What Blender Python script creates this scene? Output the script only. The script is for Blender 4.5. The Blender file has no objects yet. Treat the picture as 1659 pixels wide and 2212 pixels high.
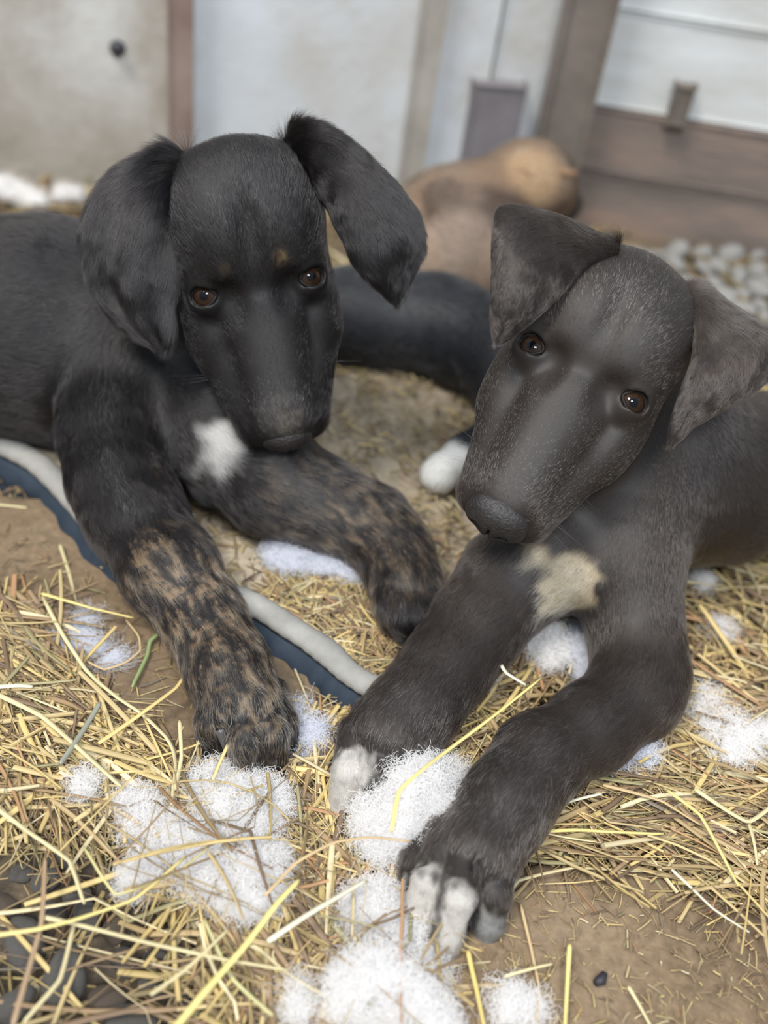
import bpy, bmesh, math, random
import numpy as np
from mathutils import Vector, Matrix

SC = bpy.context.scene
COL = SC.collection
rng = np.random.default_rng(7)
random.seed(7)

# ---------------------------------------------------------------- camera
W, H_ = 1659, 2212
FPX = 2372.0
PITCH, ROLL, CAMZ = math.radians(41), math.radians(9), 0.545
cF = np.array([0, math.cos(PITCH), -math.sin(PITCH)])
_U = np.array([0, math.sin(PITCH), math.cos(PITCH)]); _R = np.array([1.0, 0, 0])
cR = math.cos(ROLL)*_R + math.sin(ROLL)*_U
cU = math.cos(ROLL)*_U - math.sin(ROLL)*_R
CAM = np.array([0, 0, CAMZ])
cam = bpy.data.cameras.new('camera'); camo = bpy.data.objects.new('camera', cam); COL.objects.link(camo)
camo.matrix_world = Matrix(((cR[0], cU[0], -cF[0], 0), (cR[1], cU[1], -cF[1], 0), (cR[2], cU[2], -cF[2], CAMZ), (0, 0, 0, 1)))
cam.sensor_fit = 'VERTICAL'; cam.sensor_height = 24; cam.lens = 24*FPX/H_
cam.clip_start = 0.01
cam.dof.use_dof = True; cam.dof.focus_distance = 0.622; cam.dof.aperture_fstop = 2.2
SC.camera = camo

# ---------------------------------------------------------------- light
wd = bpy.data.worlds.new('sky'); SC.world = wd; wd.use_nodes = True
nt = wd.node_tree; nt.nodes.clear()
wo = nt.nodes.new('ShaderNodeOutputWorld'); bg = nt.nodes.new('ShaderNodeBackground')
tc = nt.nodes.new('ShaderNodeTexCoord'); sp = nt.nodes.new('ShaderNodeSeparateXYZ'); rp = nt.nodes.new('ShaderNodeValToRGB')
nt.links.new(tc.outputs['Generated'], sp.inputs[0]); nt.links.new(sp.outputs['Z'], rp.inputs[0])
nt.links.new(rp.outputs[0], bg.inputs[0]); nt.links.new(bg.outputs[0], wo.inputs[0])
cr = rp.color_ramp
cr.elements[0].position = 0.0; cr.elements[0].color = (0.50, 0.50, 0.50, 1)
cr.elements[1].position = 1.0; cr.elements[1].color = (0.80, 0.98, 1.30, 1)
e = cr.elements.new(0.35); e.color = (0.72, 0.78, 0.88, 1)
bg.inputs[1].default_value = 0.72

sun = bpy.data.lights.new('sun', 'SUN'); so = bpy.data.objects.new('sun', sun); COL.objects.link(so)
sun.energy = 2.9; sun.angle = math.radians(16); sun.color = (1.0, 0.95, 0.87)
so.rotation_euler = Vector((-0.35, -0.30, 0.88)).to_track_quat('Z', 'Y').to_euler()
win = bpy.data.lights.new('sky_opening', 'AREA'); wino = bpy.data.objects.new('sky_opening', win); COL.objects.link(wino)
win.shape = 'RECTANGLE'; win.size = 0.7; win.size_y = 0.5; win.energy = 42; win.color = (0.93, 0.97, 1.0)
wino.location = (0.25, -0.9, 2.0)
wino.rotation_euler = (Vector(wino.location)-Vector((0, .4, .1))).to_track_quat('Z', 'Y').to_euler()

vs = SC.view_settings
vs.view_transform = 'Standard'; vs.look = 'None'; vs.gamma = 1; vs.use_curve_mapping = False; vs.exposure = 0.08
cy = SC.cycles
cy.use_denoising = True; cy.max_bounces = 8; cy.diffuse_bounces = 3; cy.glossy_bounces = 3; cy.transmission_bounces = 4
cy.transparent_max_bounces = 8; cy.caustics_reflective = False; cy.caustics_refractive = False
cy.sample_clamp_indirect = 4
try:
    SC.cycles_curves.shape = 'RIBBONS'
except Exception: pass

# ---------------------------------------------------------------- helpers: projection
def ray(px, py):
    return cF + cR*((px-W/2)/FPX) - cU*((py-H_/2)/FPX)
def atz(px, py, z=0.0):            # point on the ray of that pixel at height z
    d = ray(px, py); return CAM + d*((z-CAMZ)/d[2])
def atd(px, py, d):                # point on that ray at camera depth d
    return CAM + ray(px, py)*d
def depth(p): return float(np.dot(np.asarray(p)-CAM, cF))
def nrm(v): v = np.asarray(v, float); return v/(np.linalg.norm(v)+1e-12)

# ---------------------------------------------------------------- helpers: noise
def _hash(ix, iy, iz, s):
    h = (ix*73856093) ^ (iy*19349663) ^ (iz*83492791) ^ (s*2654435761)
    h = (h ^ (h >> 13)) * 1274126177 & 0xffffffff
    h = (h ^ (h >> 16)) * 2246822519 & 0xffffffff
    return ((h ^ (h >> 15)) & 0xffff)/65535.0
def vnoise(P, scale, seed=0):
    Q = np.asarray(P, float)/scale + 1000.0
    I = np.floor(Q).astype(np.int64); F = Q-I; F = F*F*(3-2*F)
    out = 0
    for dx in (0, 1):
        for dy in (0, 1):
            for dz in (0, 1):
                w = (F[:, 0] if dx else 1-F[:, 0])*(F[:, 1] if dy else 1-F[:, 1])*(F[:, 2] if dz else 1-F[:, 2])
                out = out + w*_hash(I[:, 0]+dx, I[:, 1]+dy, I[:, 2]+dz, seed)
    return out*2-1

# ---------------------------------------------------------------- helpers: materials
def mat(name, color=(.5, .5, .5), rough=.6, attr=None, spec=.5, **kw):
    m = bpy.data.materials.new(name); m.use_nodes = True
    b = m.node_tree.nodes['Principled BSDF']
    b.inputs['Base Color'].default_value = (*color, 1); b.inputs['Roughness'].default_value = rough
    b.inputs['Specular IOR Level'].default_value = spec
    if attr:
        a = m.node_tree.nodes.new('ShaderNodeAttribute'); a.attribute_name = attr
        m.node_tree.links.new(a.outputs['Color'], b.inputs['Base Color'])
    for k, v in kw.items():
        b.inputs[k.replace('_', ' ')].default_value = v
    return m
def noise_mat(name, cols, scale=8, rough=.85, bump=.3, bscale=60, bdist=.004, detail=6, spec=.2, scale2=None, cols2=None, f2=.5, stretch=None):
    m = mat(name, cols[0], rough, spec=spec); t = m.node_tree; b = t.nodes['Principled BSDF']
    tc = t.nodes.new('ShaderNodeTexCoord'); out = tc.outputs['Object']
    if stretch:
        mp = t.nodes.new('ShaderNodeMapping'); mp.inputs['Scale'].default_value = stretch
        t.links.new(out, mp.inputs[0]); out = mp.outputs[0]
    def layer(sc, cs, det):
        n = t.nodes.new('ShaderNodeTexNoise'); n.inputs['Scale'].default_value = sc; n.inputs['Detail'].default_value = det
        n.inputs['Roughness'].default_value = .65
        r = t.nodes.new('ShaderNodeValToRGB'); t.links.new(out, n.inputs[0]); t.links.new(n.outputs[0], r.inputs[0])
        e = r.color_ramp.elements; e[0].position = .32; e[1].position = .68
        e[0].color = (*cs[0], 1); e[1].color = (*cs[-1], 1)
        for i, c in enumerate(cs[1:-1]):
            q = e.new(.32+.36*(i+1)/(len(cs)-1)); q.color = (*c, 1)
        return r.outputs[0]
    c = layer(scale, cols, detail)
    if cols2:
        mx = t.nodes.new('ShaderNodeMix'); mx.data_type = 'RGBA'; mx.inputs[0].default_value = f2
        t.links.new(c, mx.inputs[6]); t.links.new(layer(scale2, cols2, 4), mx.inputs[7]); c = mx.outputs[2]
    t.links.new(c, b.inputs['Base Color'])
    n2 = t.nodes.new('ShaderNodeTexNoise'); n2.inputs['Scale'].default_value = bscale; n2.inputs['Detail'].default_value = 8
    t.links.new(out, n2.inputs[0])
    bp = t.nodes.new('ShaderNodeBump'); bp.inputs['Strength'].default_value = bump; bp.inputs['Distance'].default_value = bdist
    t.links.new(n2.outputs[0], bp.inputs['Height']); t.links.new(bp.outputs[0], b.inputs['Normal'])
    return m
def hair_mat(name, rough=.3, radial=.4, boost=0):
    m = bpy.data.materials.new(name); m.use_nodes = True; t = m.node_tree; t.nodes.clear()
    o = t.nodes.new('ShaderNodeOutputMaterial'); h = t.nodes.new('ShaderNodeBsdfHairPrincipled')
    h.model = 'CHIANG'; h.parametrization = 'COLOR'
    a = t.nodes.new('ShaderNodeAttribute'); a.attribute_name = 'col'
    t.links.new(a.outputs['Color'], h.inputs['Color'])
    h.inputs['Roughness'].default_value = rough; h.inputs['Radial Roughness'].default_value = radial
    t.links.new(h.outputs[0], o.inputs[0]); return m

# ---------------------------------------------------------------- helpers: objects
def link(o, parent=None, m=None):
    COL.objects.link(o)
    if parent is not None: o.parent = parent; o.matrix_parent_inverse = parent.matrix_world.inverted()
    if m is not None: o.data.materials.append(m)
    return o
def tag(o, label=None, cat=None, group=None, kind=None):
    if label: o['label'] = label
    if cat: o['category'] = cat
    if group: o['group'] = group
    if kind: o['kind'] = kind
    return o
def empty(name, loc, label, cat, group=None):
    o = bpy.data.objects.new(name, None); o.empty_display_size = .02
    o.location = Vector(loc); COL.objects.link(o); o.matrix_world = Matrix.Translation(Vector(loc))
    return tag(o, label, cat, group)
def meshobj(name, V, Fc, m, parent=None, smooth=True, attrs=None, loc=None):
    V = np.asarray(V, np.float32)
    if loc is not None: V = V-np.asarray(loc, np.float32)
    me = bpy.data.meshes.new(name)
    if isinstance(Fc, np.ndarray):
        n, k = Fc.shape
        me.vertices.add(len(V)); me.vertices.foreach_set('co', V.ravel())
        me.loops.add(n*k); me.loops.foreach_set('vertex_index', Fc.astype(np.int32).ravel())
        me.polygons.add(n); me.polygons.foreach_set('loop_start', np.arange(0, n*k, k, dtype=np.int32))
        me.update(calc_edges=True); me.validate()
    else:
        me.from_pydata([tuple(v) for v in V], [], Fc); me.update()
    if smooth: me.polygons.foreach_set('use_smooth', [True]*len(me.polygons))
    for k_, a in (attrs or {}).items():
        a = np.asarray(a, np.float32)
        if a.ndim == 1:
            at = me.attributes.new(k_, 'FLOAT', 'POINT'); at.data.foreach_set('value', a)
        else:
            if a.shape[1] == 3: a = np.hstack([a, np.ones((len(a), 1), np.float32)])
            at = me.attributes.new(k_, 'FLOAT_COLOR', 'POINT'); at.data.foreach_set('color', a.ravel())
    o = bpy.data.objects.new(name, me)
    link(o, None, m)
    if loc is not None: o.location = Vector(loc)
    if parent is not None:
        o.parent = parent
        o.matrix_parent_inverse = parent.matrix_world.inverted()
    return o
def curvesobj(name, P, rad, col, m, parent=None):      # P (N,K,3), rad (N,K), col (N,3)
    N, K, _ = P.shape
    c = bpy.data.hair_curves.new(name); c.add_curves([K]*N)
    c.attributes['position'].data.foreach_set('vector', P.astype(np.float32).ravel())
    r = c.attributes.get('radius') or c.attributes.new('radius', 'FLOAT', 'POINT')
    r.data.foreach_set('value', rad.astype(np.float32).ravel())
    a = c.attributes.new('col', 'FLOAT_COLOR', 'CURVE')
    a.data.foreach_set('color', np.hstack([col, np.ones((N, 1))]).astype(np.float32).ravel())
    o = bpy.data.objects.new(name, c); link(o, None, m)
    if parent is not None: o.parent = parent; o.matrix_parent_inverse = parent.matrix_world.inverted()
    return o

# ---------------------------------------------------------------- helpers: signed distance modelling
class Prim: pass
def cone(a, b, ra, rb, k=.008, flow=None, op=1, flat=None):
    p = Prim(); p.t = 'c'; p.a = np.asarray(a, float); p.b = np.asarray(b, float); p.ra = ra; p.rb = rb; p.k = k; p.op = op
    p.flow = nrm(p.b-p.a) if flow is None else nrm(flow); p.flat = flat
    r = max(ra, rb); p.lo = np.minimum(p.a, p.b)-r; p.hi = np.maximum(p.a, p.b)+r
    return p
def ell(c, rad, M=None, k=.008, flow=(0, 0, -1), op=1):
    p = Prim(); p.t = 'e'; p.c = np.asarray(c, float); p.r = np.asarray(rad, float); p.M = np.eye(3) if M is None else M
    p.k = k; p.op = op; p.flow = nrm(flow); R = max(rad); p.lo = p.c-R; p.hi = p.c+R
    return p
def sd(p, X):
    if p.t == 'c':
        ab = p.b-p.a; L = float(ab@ab)+1e-12; q = X-p.a
        t = np.clip((q@ab)/L, 0, 1); off = q-t[:, None]*ab
        if p.flat is not None:
            n, s = p.flat; off = off+((off@n)*(1/s-1))[:, None]*n
        return np.sqrt((off*off).sum(1))-(p.ra+(p.rb-p.ra)*t)
    q = (X-p.c)@p.M
    k0 = np.sqrt(((q/p.r)**2).sum(1)); k1 = np.sqrt(((q/p.r**2)**2).sum(1))+1e-9
    return k0*(k0-1)/k1
def comb(p, D, d):
    if p.op > 0:
        h = np.maximum(p.k-np.abs(D-d), 0)/p.k; return np.minimum(D, d)-h*h*p.k*.25
    d = -d; h = np.maximum(p.k-np.abs(D-d), 0)/p.k; return np.maximum(D, d)+h*h*p.k*.25
def sdf_mesh(prims, vox, smooth=2):
    pos = [p for p in prims if p.op > 0]
    lo = np.min([p.lo for p in pos], 0)-vox*6; hi = np.max([p.hi for p in pos], 0)+vox*6
    B = 8; nb = np.ceil((hi-lo)/(vox*B)).astype(int)
    g = np.stack(np.meshgrid(*[np.arange(n) for n in nb], indexing='ij'), -1).reshape(-1, 3)
    cen = lo+(g+.5)*vox*B; hd = vox*B*.87
    C = np.full(len(cen), .5)
    for p in prims: C = comb(p, C, sd(p, cen))
    act = np.abs(C) < hd*1.5+.004
    ga, ca = g[act], cen[act]; M = len(ga)
    loc = np.stack(np.meshgrid(*[np.arange(B)]*3, indexing='ij'), -1).reshape(-1, 3)
    X = (lo+(ga[:, None]*B+loc[None])*vox).astype(np.float32)
    D = np.full((M, B**3), .5, np.float32)
    for p in prims:
        sel = sd(p, ca) < hd*1.6+p.k+.004
        if sel.any():
            Xs = X[sel].reshape(-1, 3); D[sel] = comb(p, D[sel].ravel(), sd(p, Xs).astype(np.float32)).reshape(-1, B**3)
    del X
    V = np.repeat(np.repeat(np.repeat(C.reshape(nb).astype(np.float32), B, 0), B, 1), B, 2)
    idx = ga[:, None]*B+loc[None]; V[idx[..., 0], idx[..., 1], idx[..., 2]] = D
    N = np.array(V.shape); cells = idx.reshape(-1, 3); cells = cells[(cells < N-1).all(1)]
    Vf = V.ravel(); st = np.array([N[1]*N[2], N[2], 1])
    lin = cells@st; offs = np.array([[i, j, k] for i in (0, 1) for j in (0, 1) for k in (0, 1)])
    s = np.stack([Vf[lin+int(o@st)] < 0 for o in offs], 1); cnt = s.sum(1); keep = (cnt > 0) & (cnt < 8)
    cells = cells[keep]; lin = lin[keep]; o_ = np.argsort(lin); cells = cells[o_]; lin = lin[o_]
    val = np.stack([Vf[lin+int(o@st)] for o in offs], 1)
    acc = np.zeros((len(lin), 3)); n = np.zeros(len(lin))
    for i in range(8):
        for j in range(i+1, 8):
            if np.abs(offs[i]-offs[j]).sum() != 1: continue
            a, b = val[:, i], val[:, j]; c = (a < 0) != (b < 0)
            t = np.where(c, a/(a-b+1e-20), 0)
            acc += np.where(c[:, None], offs[i]+t[:, None]*(offs[j]-offs[i]), 0); n += c
    P = lo+(cells+acc/np.maximum(n, 1)[:, None])*vox
    quads = []
    for ax in range(3):
        u, v = (ax+1) % 3, (ax+2) % 3
        a = Vf[lin]; b = Vf[lin+st[ax]]; c = (a < 0) != (b < 0)
        L = lin[c]; q = [L, L-st[u], L-st[u]-st[v], L-st[v]]
        ii = [np.clip(np.searchsorted(lin, x), 0, len(lin)-1) for x in q]
        ok = np.ones(len(L), bool)
        for x, i in zip(q, ii): ok &= lin[i] == x
        Q = np.stack(ii, 1)[ok]; f = (a[c] < 0)[ok]
        Q[~f] = Q[~f][:, ::-1]; quads.append(Q)
    F = np.concatenate(quads)
    E = np.concatenate([F[:, [0, 1]], F[:, [1, 2]], F[:, [2, 3]], F[:, [3, 0]]])
    deg = np.bincount(E[:, 0], minlength=len(P))+np.bincount(E[:, 1], minlength=len(P))
    for _ in range(smooth):
        A = np.zeros_like(P)
        for d_ in range(3):
            A[:, d_] = np.bincount(E[:, 0], P[E[:, 1], d_], len(P))+np.bincount(E[:, 1], P[E[:, 0], d_], len(P))
        P = P*.5+.5*A/np.maximum(deg, 1)[:, None]
    return P, F
def vnormals(P, F):
    n = np.cross(P[F[:, 2]]-P[F[:, 0]], P[F[:, 3]]-P[F[:, 1]]); N = np.zeros_like(P)
    for i in range(4):
        for d_ in range(3): N[:, d_] += np.bincount(F[:, i], n[:, d_], len(P))
    return N/(np.linalg.norm(N, axis=1)[:, None]+1e-12)
def flow_field(P, prims, sig=.010):
    acc = np.zeros_like(P)
    for p in prims:
        if p.op < 0: continue
        d = np.maximum(sd(p, P), 0); w = np.exp(-d/sig); acc += w[:, None]*p.flow
    return acc
HAIR_VIEW_CUT = True
def fur(name, P, F, N, flow, length, col, count, m, parent, rad=.000055, K=4, lift=.25, messy=.35, seed=1, jit=.25, bias=None):
    """short coat: hairs rooted over the quads of a mesh, combed along flow"""
    r = np.random.default_rng(seed)
    area = .5*np.linalg.norm(np.cross(P[F[:, 2]]-P[F[:, 0]], P[F[:, 3]]-P[F[:, 1]]), axis=1)
    w = area*(length[F].min(1) > 1e-5)
    fc = P[F].mean(1); fn = N[F].mean(1)
    q = fc-CAM; z = q@cF; px = (q@cR)/z*FPX+W/2; py = H_/2-(q@cU)/z*FPX
    inside = (px > -260) & (px < W+260) & (py > -200) & (py < H_+200)
    w = w*np.where(inside, 1, .06)*np.where((fn*(-q)).sum(1) > -.25*np.linalg.norm(q, axis=1), 1, .25)
    if bias is not None: w = w*bias(fc)
    f = r.choice(len(F), count, p=w/w.sum()); u, v = r.random(count), r.random(count)
    W4 = np.stack([(1-u)*(1-v), u*(1-v), u*v, (1-u)*v], 1)[:, :, None]
    Q = F[f]; p = (P[Q]*W4).sum(1); n = (N[Q]*W4).sum(1); fl = (flow[Q]*W4).sum(1)
    L = (length[Q]*W4[..., 0]).sum(1); c = (col[Q]*W4).sum(1)
    n /= np.linalg.norm(n, axis=1)[:, None]+1e-9
    fl /= np.linalg.norm(fl, axis=1)[:, None]+1e-9
    nz = np.stack([vnoise(p, .009, 11), vnoise(p, .009, 12), vnoise(p, .009, 13)], 1)
    nz2 = np.stack([vnoise(p, .003, 21), vnoise(p, .003, 22), vnoise(p, .003, 23)], 1)
    t = fl+messy*nz+messy*.6*nz2+r.normal(0, .12, (count, 3)); t -= (t*n).sum(1)[:, None]*n; t /= np.linalg.norm(t, axis=1)[:, None]+1e-9
    L = L*(.65+.6*r.random(count)); lf = lift*(.5+r.random(count)); s = np.linspace(0, 1, K)
    pts = p[:, None]-n[:, None]*.0004+t[:, None]*(L[:, None]*s)[..., None]+n[:, None]*(L[:, None]*lf[:, None]*(s*(1.35-.6*s)))[..., None]
    cc = np.clip(c*(1+r.normal(0, jit, (count, 1))), .0008, 1)
    R = rad*(.7+.6*r.random(count))[:, None]*np.array([1, 1, .8, .15] if K == 4 else np.linspace(1, .15, K))[None]
    return curvesobj(name, pts, R, cc, m, parent)

# ---------------------------------------------------------------- shared dog materials
M_SKIN = mat('dog_coat', (.02, .02, .02), .55, attr='col', spec=.35)
M_FUR = hair_mat('dog_hair', .26, .42)
M_NOSE = noise_mat('nose_leather', [(.014, .012, .012), (.030, .026, .025)], 300, .46, .9, 700, .0010, spec=.5)
M_CLAW = mat('claw_horn', (.085, .08, .08), .35)
M_RIM = mat('eye_rim_skin', (.012, .009, .009), .6, spec=.2)
def eye_material():
    m = mat('eye_cornea', (.05, .03, .02), .04, attr='col', spec=.6); b = m.node_tree.nodes['Principled BSDF']
    b.inputs['Coat Weight'].default_value = .55; b.inputs['Specular IOR Level'].default_value = 0.0; b.inputs['Coat Roughness'].default_value = .01
    return m
M_EYE = eye_material()

def catmull(C, n):                 # C (k,3) -> n samples
    C = np.asarray(C, float); k = len(C); t = np.linspace(0, k-1, n); i = np.clip(t.astype(int), 0, k-2); f = (t-i)[:, None]
    g = lambda j: C[np.clip(j, 0, k-1)]
    a, b, c, d = g(i-1), g(i), g(i+1), g(i+2)
    a = np.where((i == 0)[:, None], 2*b-c, a); d = np.where((i == k-2)[:, None], 2*c-b, d)
    return .5*((2*b)+(-a+c)*f+(2*a-5*b+4*c-d)*f*f+(-a+3*b-3*c+d)*f**3)
def tube(path, radii, ns=8, caps=True, flat=1.0):
    path = np.asarray(path, float); n = len(path); radii = np.broadcast_to(radii, (n,))
    T = np.gradient(path, axis=0); T /= np.linalg.norm(T, axis=1)[:, None]+1e-12
    up = np.array([0, 0, 1.0]); 
    if abs(T[0]@up) > .9: up = np.array([1.0, 0, 0])
    V = []; 
    for i in range(n):
        s = nrm(np.cross(T[i], up)); u = np.cross(s, T[i])
        for j in range(ns):
            a = 2*math.pi*j/ns; V.append(path[i]+radii[i]*(s*math.cos(a)+u*flat*math.sin(a)))
    F = [(i*ns+j, i*ns+(j+1) % ns, (i+1)*ns+(j+1) % ns, (i+1)*ns+j) for i in range(n-1) for j in range(ns)]
    if caps: F += [tuple(range(ns))[::-1], tuple((n-1)*ns+j for j in range(ns))]
    return np.array(V), F

class Head:
    """frame of a head: origin between the eyes; X right, Y up the face towards the crown, Z out of the face; units cm"""
    def __init__(s, o, phi, pitch, yaw, scale=1.0):
        s.o = np.asarray(o, float); z = nrm(CAM-s.o); x = nrm(cR-(cR@z)*z); y = np.cross(z, x)
        c, sn = math.cos(math.radians(phi)), math.sin(math.radians(phi)); x, y = x*c+y*sn, y*c-x*sn
        c, sn = math.cos(math.radians(yaw)), math.sin(math.radians(yaw)); x, z = x*c+z*sn, z*c-x*sn
        c, sn = math.cos(math.radians(pitch)), math.sin(math.radians(pitch)); y, z = y*c-z*sn, z*c+y*sn
        s.M = np.stack([x, y, z], 1); s.s = .01*scale
    def w(s, x, y, z): return s.o+s.M@(np.array([x, y, z], float)*s.s)
    def d(s, x, y, z): return nrm(s.M@np.array([x, y, z], float))
EYE_R = .92
def eye_frame(h, sgn, tilt=0):
    c = np.array([sgn*3.05, 0, -.95]); e = nrm([sgn*.42, -.05, .90])
    a = nrm(np.cross([0, 1, 0], e)); b = np.cross(e, a)
    ct, stt = math.cos(tilt*sgn), math.sin(tilt*sgn); a, b = a*ct+b*stt, b*ct-a*stt
    return c, e, a, b
def head_prims(h, P):
    """P: dict of small adjustments"""
    s = h.s; w = h.w; R = []
    back = h.d(0, 1, 0)
    def c(a, b, ra, rb, k=.9, flow=None, op=1, flat=None):
        R.append(cone(w(*a), w(*b), ra*s, rb*s, k*s, back if flow is None else h.d(*flow), op, flat))
    def el(ce, r, k=.9, flow=(0, 1, 0), op=1, M=None):
        R.append(ell(w(*ce), np.array(r)*s, h.M if M is None else M, k*s, h.d(*flow), op))
    el((0, 3.9, -2.2), (4.55, 5.2, 4.0), flow=(0, 1, -.2))
    for g in (-1, 1):
        el((g*2.0, 3.4, -1.6), (2.6, 3.8, 3.0), 1.2, (g*.35, 1, -.2))
        el((g*2.1, 5.3, -2.8), (2.5, 3.1, 3.2), 1.2, (g*.35, 1, -.3))
        el((g*3.3, -.8, -3.4), (1.7, 3.6, 2.4), 1.2, (g*.5, 1, 0))
        c((g*1.7, 1.35, -.35), (g*3.3, 1.35, -.75), .95, .8, .9, (g*.7, 1, 0))      # brow
        c((g*1.45, -8.35, -2.6), (g*(2.15+P.get('mw', .4)), -3.0, -3.2), 1.42, 1.80, .9, (g*.55, 1, 0))     # flews
        c((g*.9, -1.5, -1.3), (g*.75, -8.2, -1.45), 1.35, 1.15, .5, (g*.45, 1, .0))     # bridge sides
    c((0, -8.0, -2.3), (0, -1.0, -2.7), 1.75, 2.9, 1.0)
    c((0, -8.5, -1.5), (0, -1.2, -1.15), 1.3, 1.35, .7)
    c((0, -7.4, -3.9), (0, 1.5, -5.6), 1.15, 2.4, .8)                                  # lower jaw
    c((0, 3.0, -4.5), (0, 4.8, -8.0), 3.4, 3.3, 2.0)                                    # nape
    for g in (-1, 1):
        ce, e_, a, b = eye_frame(h, g)
        R.append(ell(w(*(ce-e_*.02)), np.array([1.22]*3)*s, h.M, .7*s, h.d(g*.4, 1, 0)))
        M = np.stack([h.M@a, h.M@b, h.M@e_], 1)
        R.append(ell(w(*(ce+e_*.75)), np.array([.74, .60, .72])*s, M, .18*s, (0, 0, 1), -1))
        el((g*1.9, -.9, .35), (.6, 1.0, .5), 1.0, op=-1)                               # hollow at inner eye corner
    el((0, 2.2, 2.15+P.get('cr', 0)), (.35, 2.4, .75), 1.1, op=-1)
    return R
def build_eye(h, sgn, parent, open_a=1.06, open_b=.86, look=None):
    ce, e_, a, b = eye_frame(h, sgn); s = h.s
    C = h.w(*ce); E = h.M@e_; look = nrm(CAM-C) if look is None else look
    gz = nrm(E*.55+look*.45)
    u = np.linspace(0, math.pi, 40); v = np.linspace(0, 2*math.pi, 49)[:-1]
    ax = nrm(np.cross(gz, [.3, .2, 1])); ay = np.cross(gz, ax); V = []; c = []
    for uu in u:
        bulge = 1+.05*math.exp(-(uu/.55)**2)
        for vv in v:
            V.append(C+EYE_R*s*bulge*(gz*math.cos(uu)+(ax*math.cos(vv)+ay*math.sin(vv))*math.sin(uu)))
            if uu < .32: q = (.003, .003, .004)
            elif uu < .86:
                k = .7+.5*random.random(); k *= .75+.6*math.sin((uu-.28)/.58*math.pi)
                q = (.024*k, .0125*k, .0068*k)
            elif uu < 1.0: q = (.006, .005, .006)
            else: q = (.13, .10, .095)
            c.append(q)
    n = 48; F = [(i*n+j, (i+1)*n+j, (i+1)*n+(j+1) % n, i*n+(j+1) % n) for i in range(39) for j in range(n)]
    o = meshobj('eye', V, F, M_EYE, parent, attrs={'col': c})
    o['label'] = 'glossy dark brown eye'
    A, Bv = h.M@a, h.M@b; path = []
    for t in np.linspace(0, 2*math.pi, 49):
        x, y = math.cos(t), math.sin(t)
        k = 1+.13*abs(x)**6+.20*max(0, -x*sgn)**8; y = y*(.84 if y > 0 else 1.0)-.05-.16*max(0, -x*sgn)**4
        path.append(C+nrm(E+A*open_a*1.05*x*k+Bv*open_b*1.0*y)*(EYE_R+.04)*s)
    path = np.array(path); V, F = tube(path[:-1], np.full(48, .10*s), 8, False)
    F += [(47*8+j, 47*8+(j+1) % 8, (j+1) % 8, j) for j in range(8)]
    meshobj('eye_rim', V, F, M_RIM, o)
    return o
def build_nose(h, parent, vox=.0006, col=None, back=0., k_=1.):
    s = h.s; R = []
    def el(c, r, k=.25, op=1): R.append(ell(h.w(c[0]*k_, c[1]+back, c[2]), np.array(r)*s*k_, h.M, k*s, h.d(0, 1, 0), op))
    el((0, -9.45, -1.35), (1.55, 1.05, 1.12)); el((0, -9.9, -2.1), (1.05, .75, 1.0), .5)
    for g in (-1, 1):
        el((g*1.05, -9.6, -1.9), (.68, .75, .78), .4)
        el((g*.72, -10.45, -1.85), (.36, .42, .30), .12, -1); el((g*1.42, -10.15, -2.15), (.42, .22, .13), .1, -1)
    el((0, -10.75, -2.1), (.07, .5, .9), .15, -1)
    P, F = sdf_mesh(R, vox*h.s*100, 1)
    return meshobj('nose', P, F, col or M_NOSE, parent)
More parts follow.
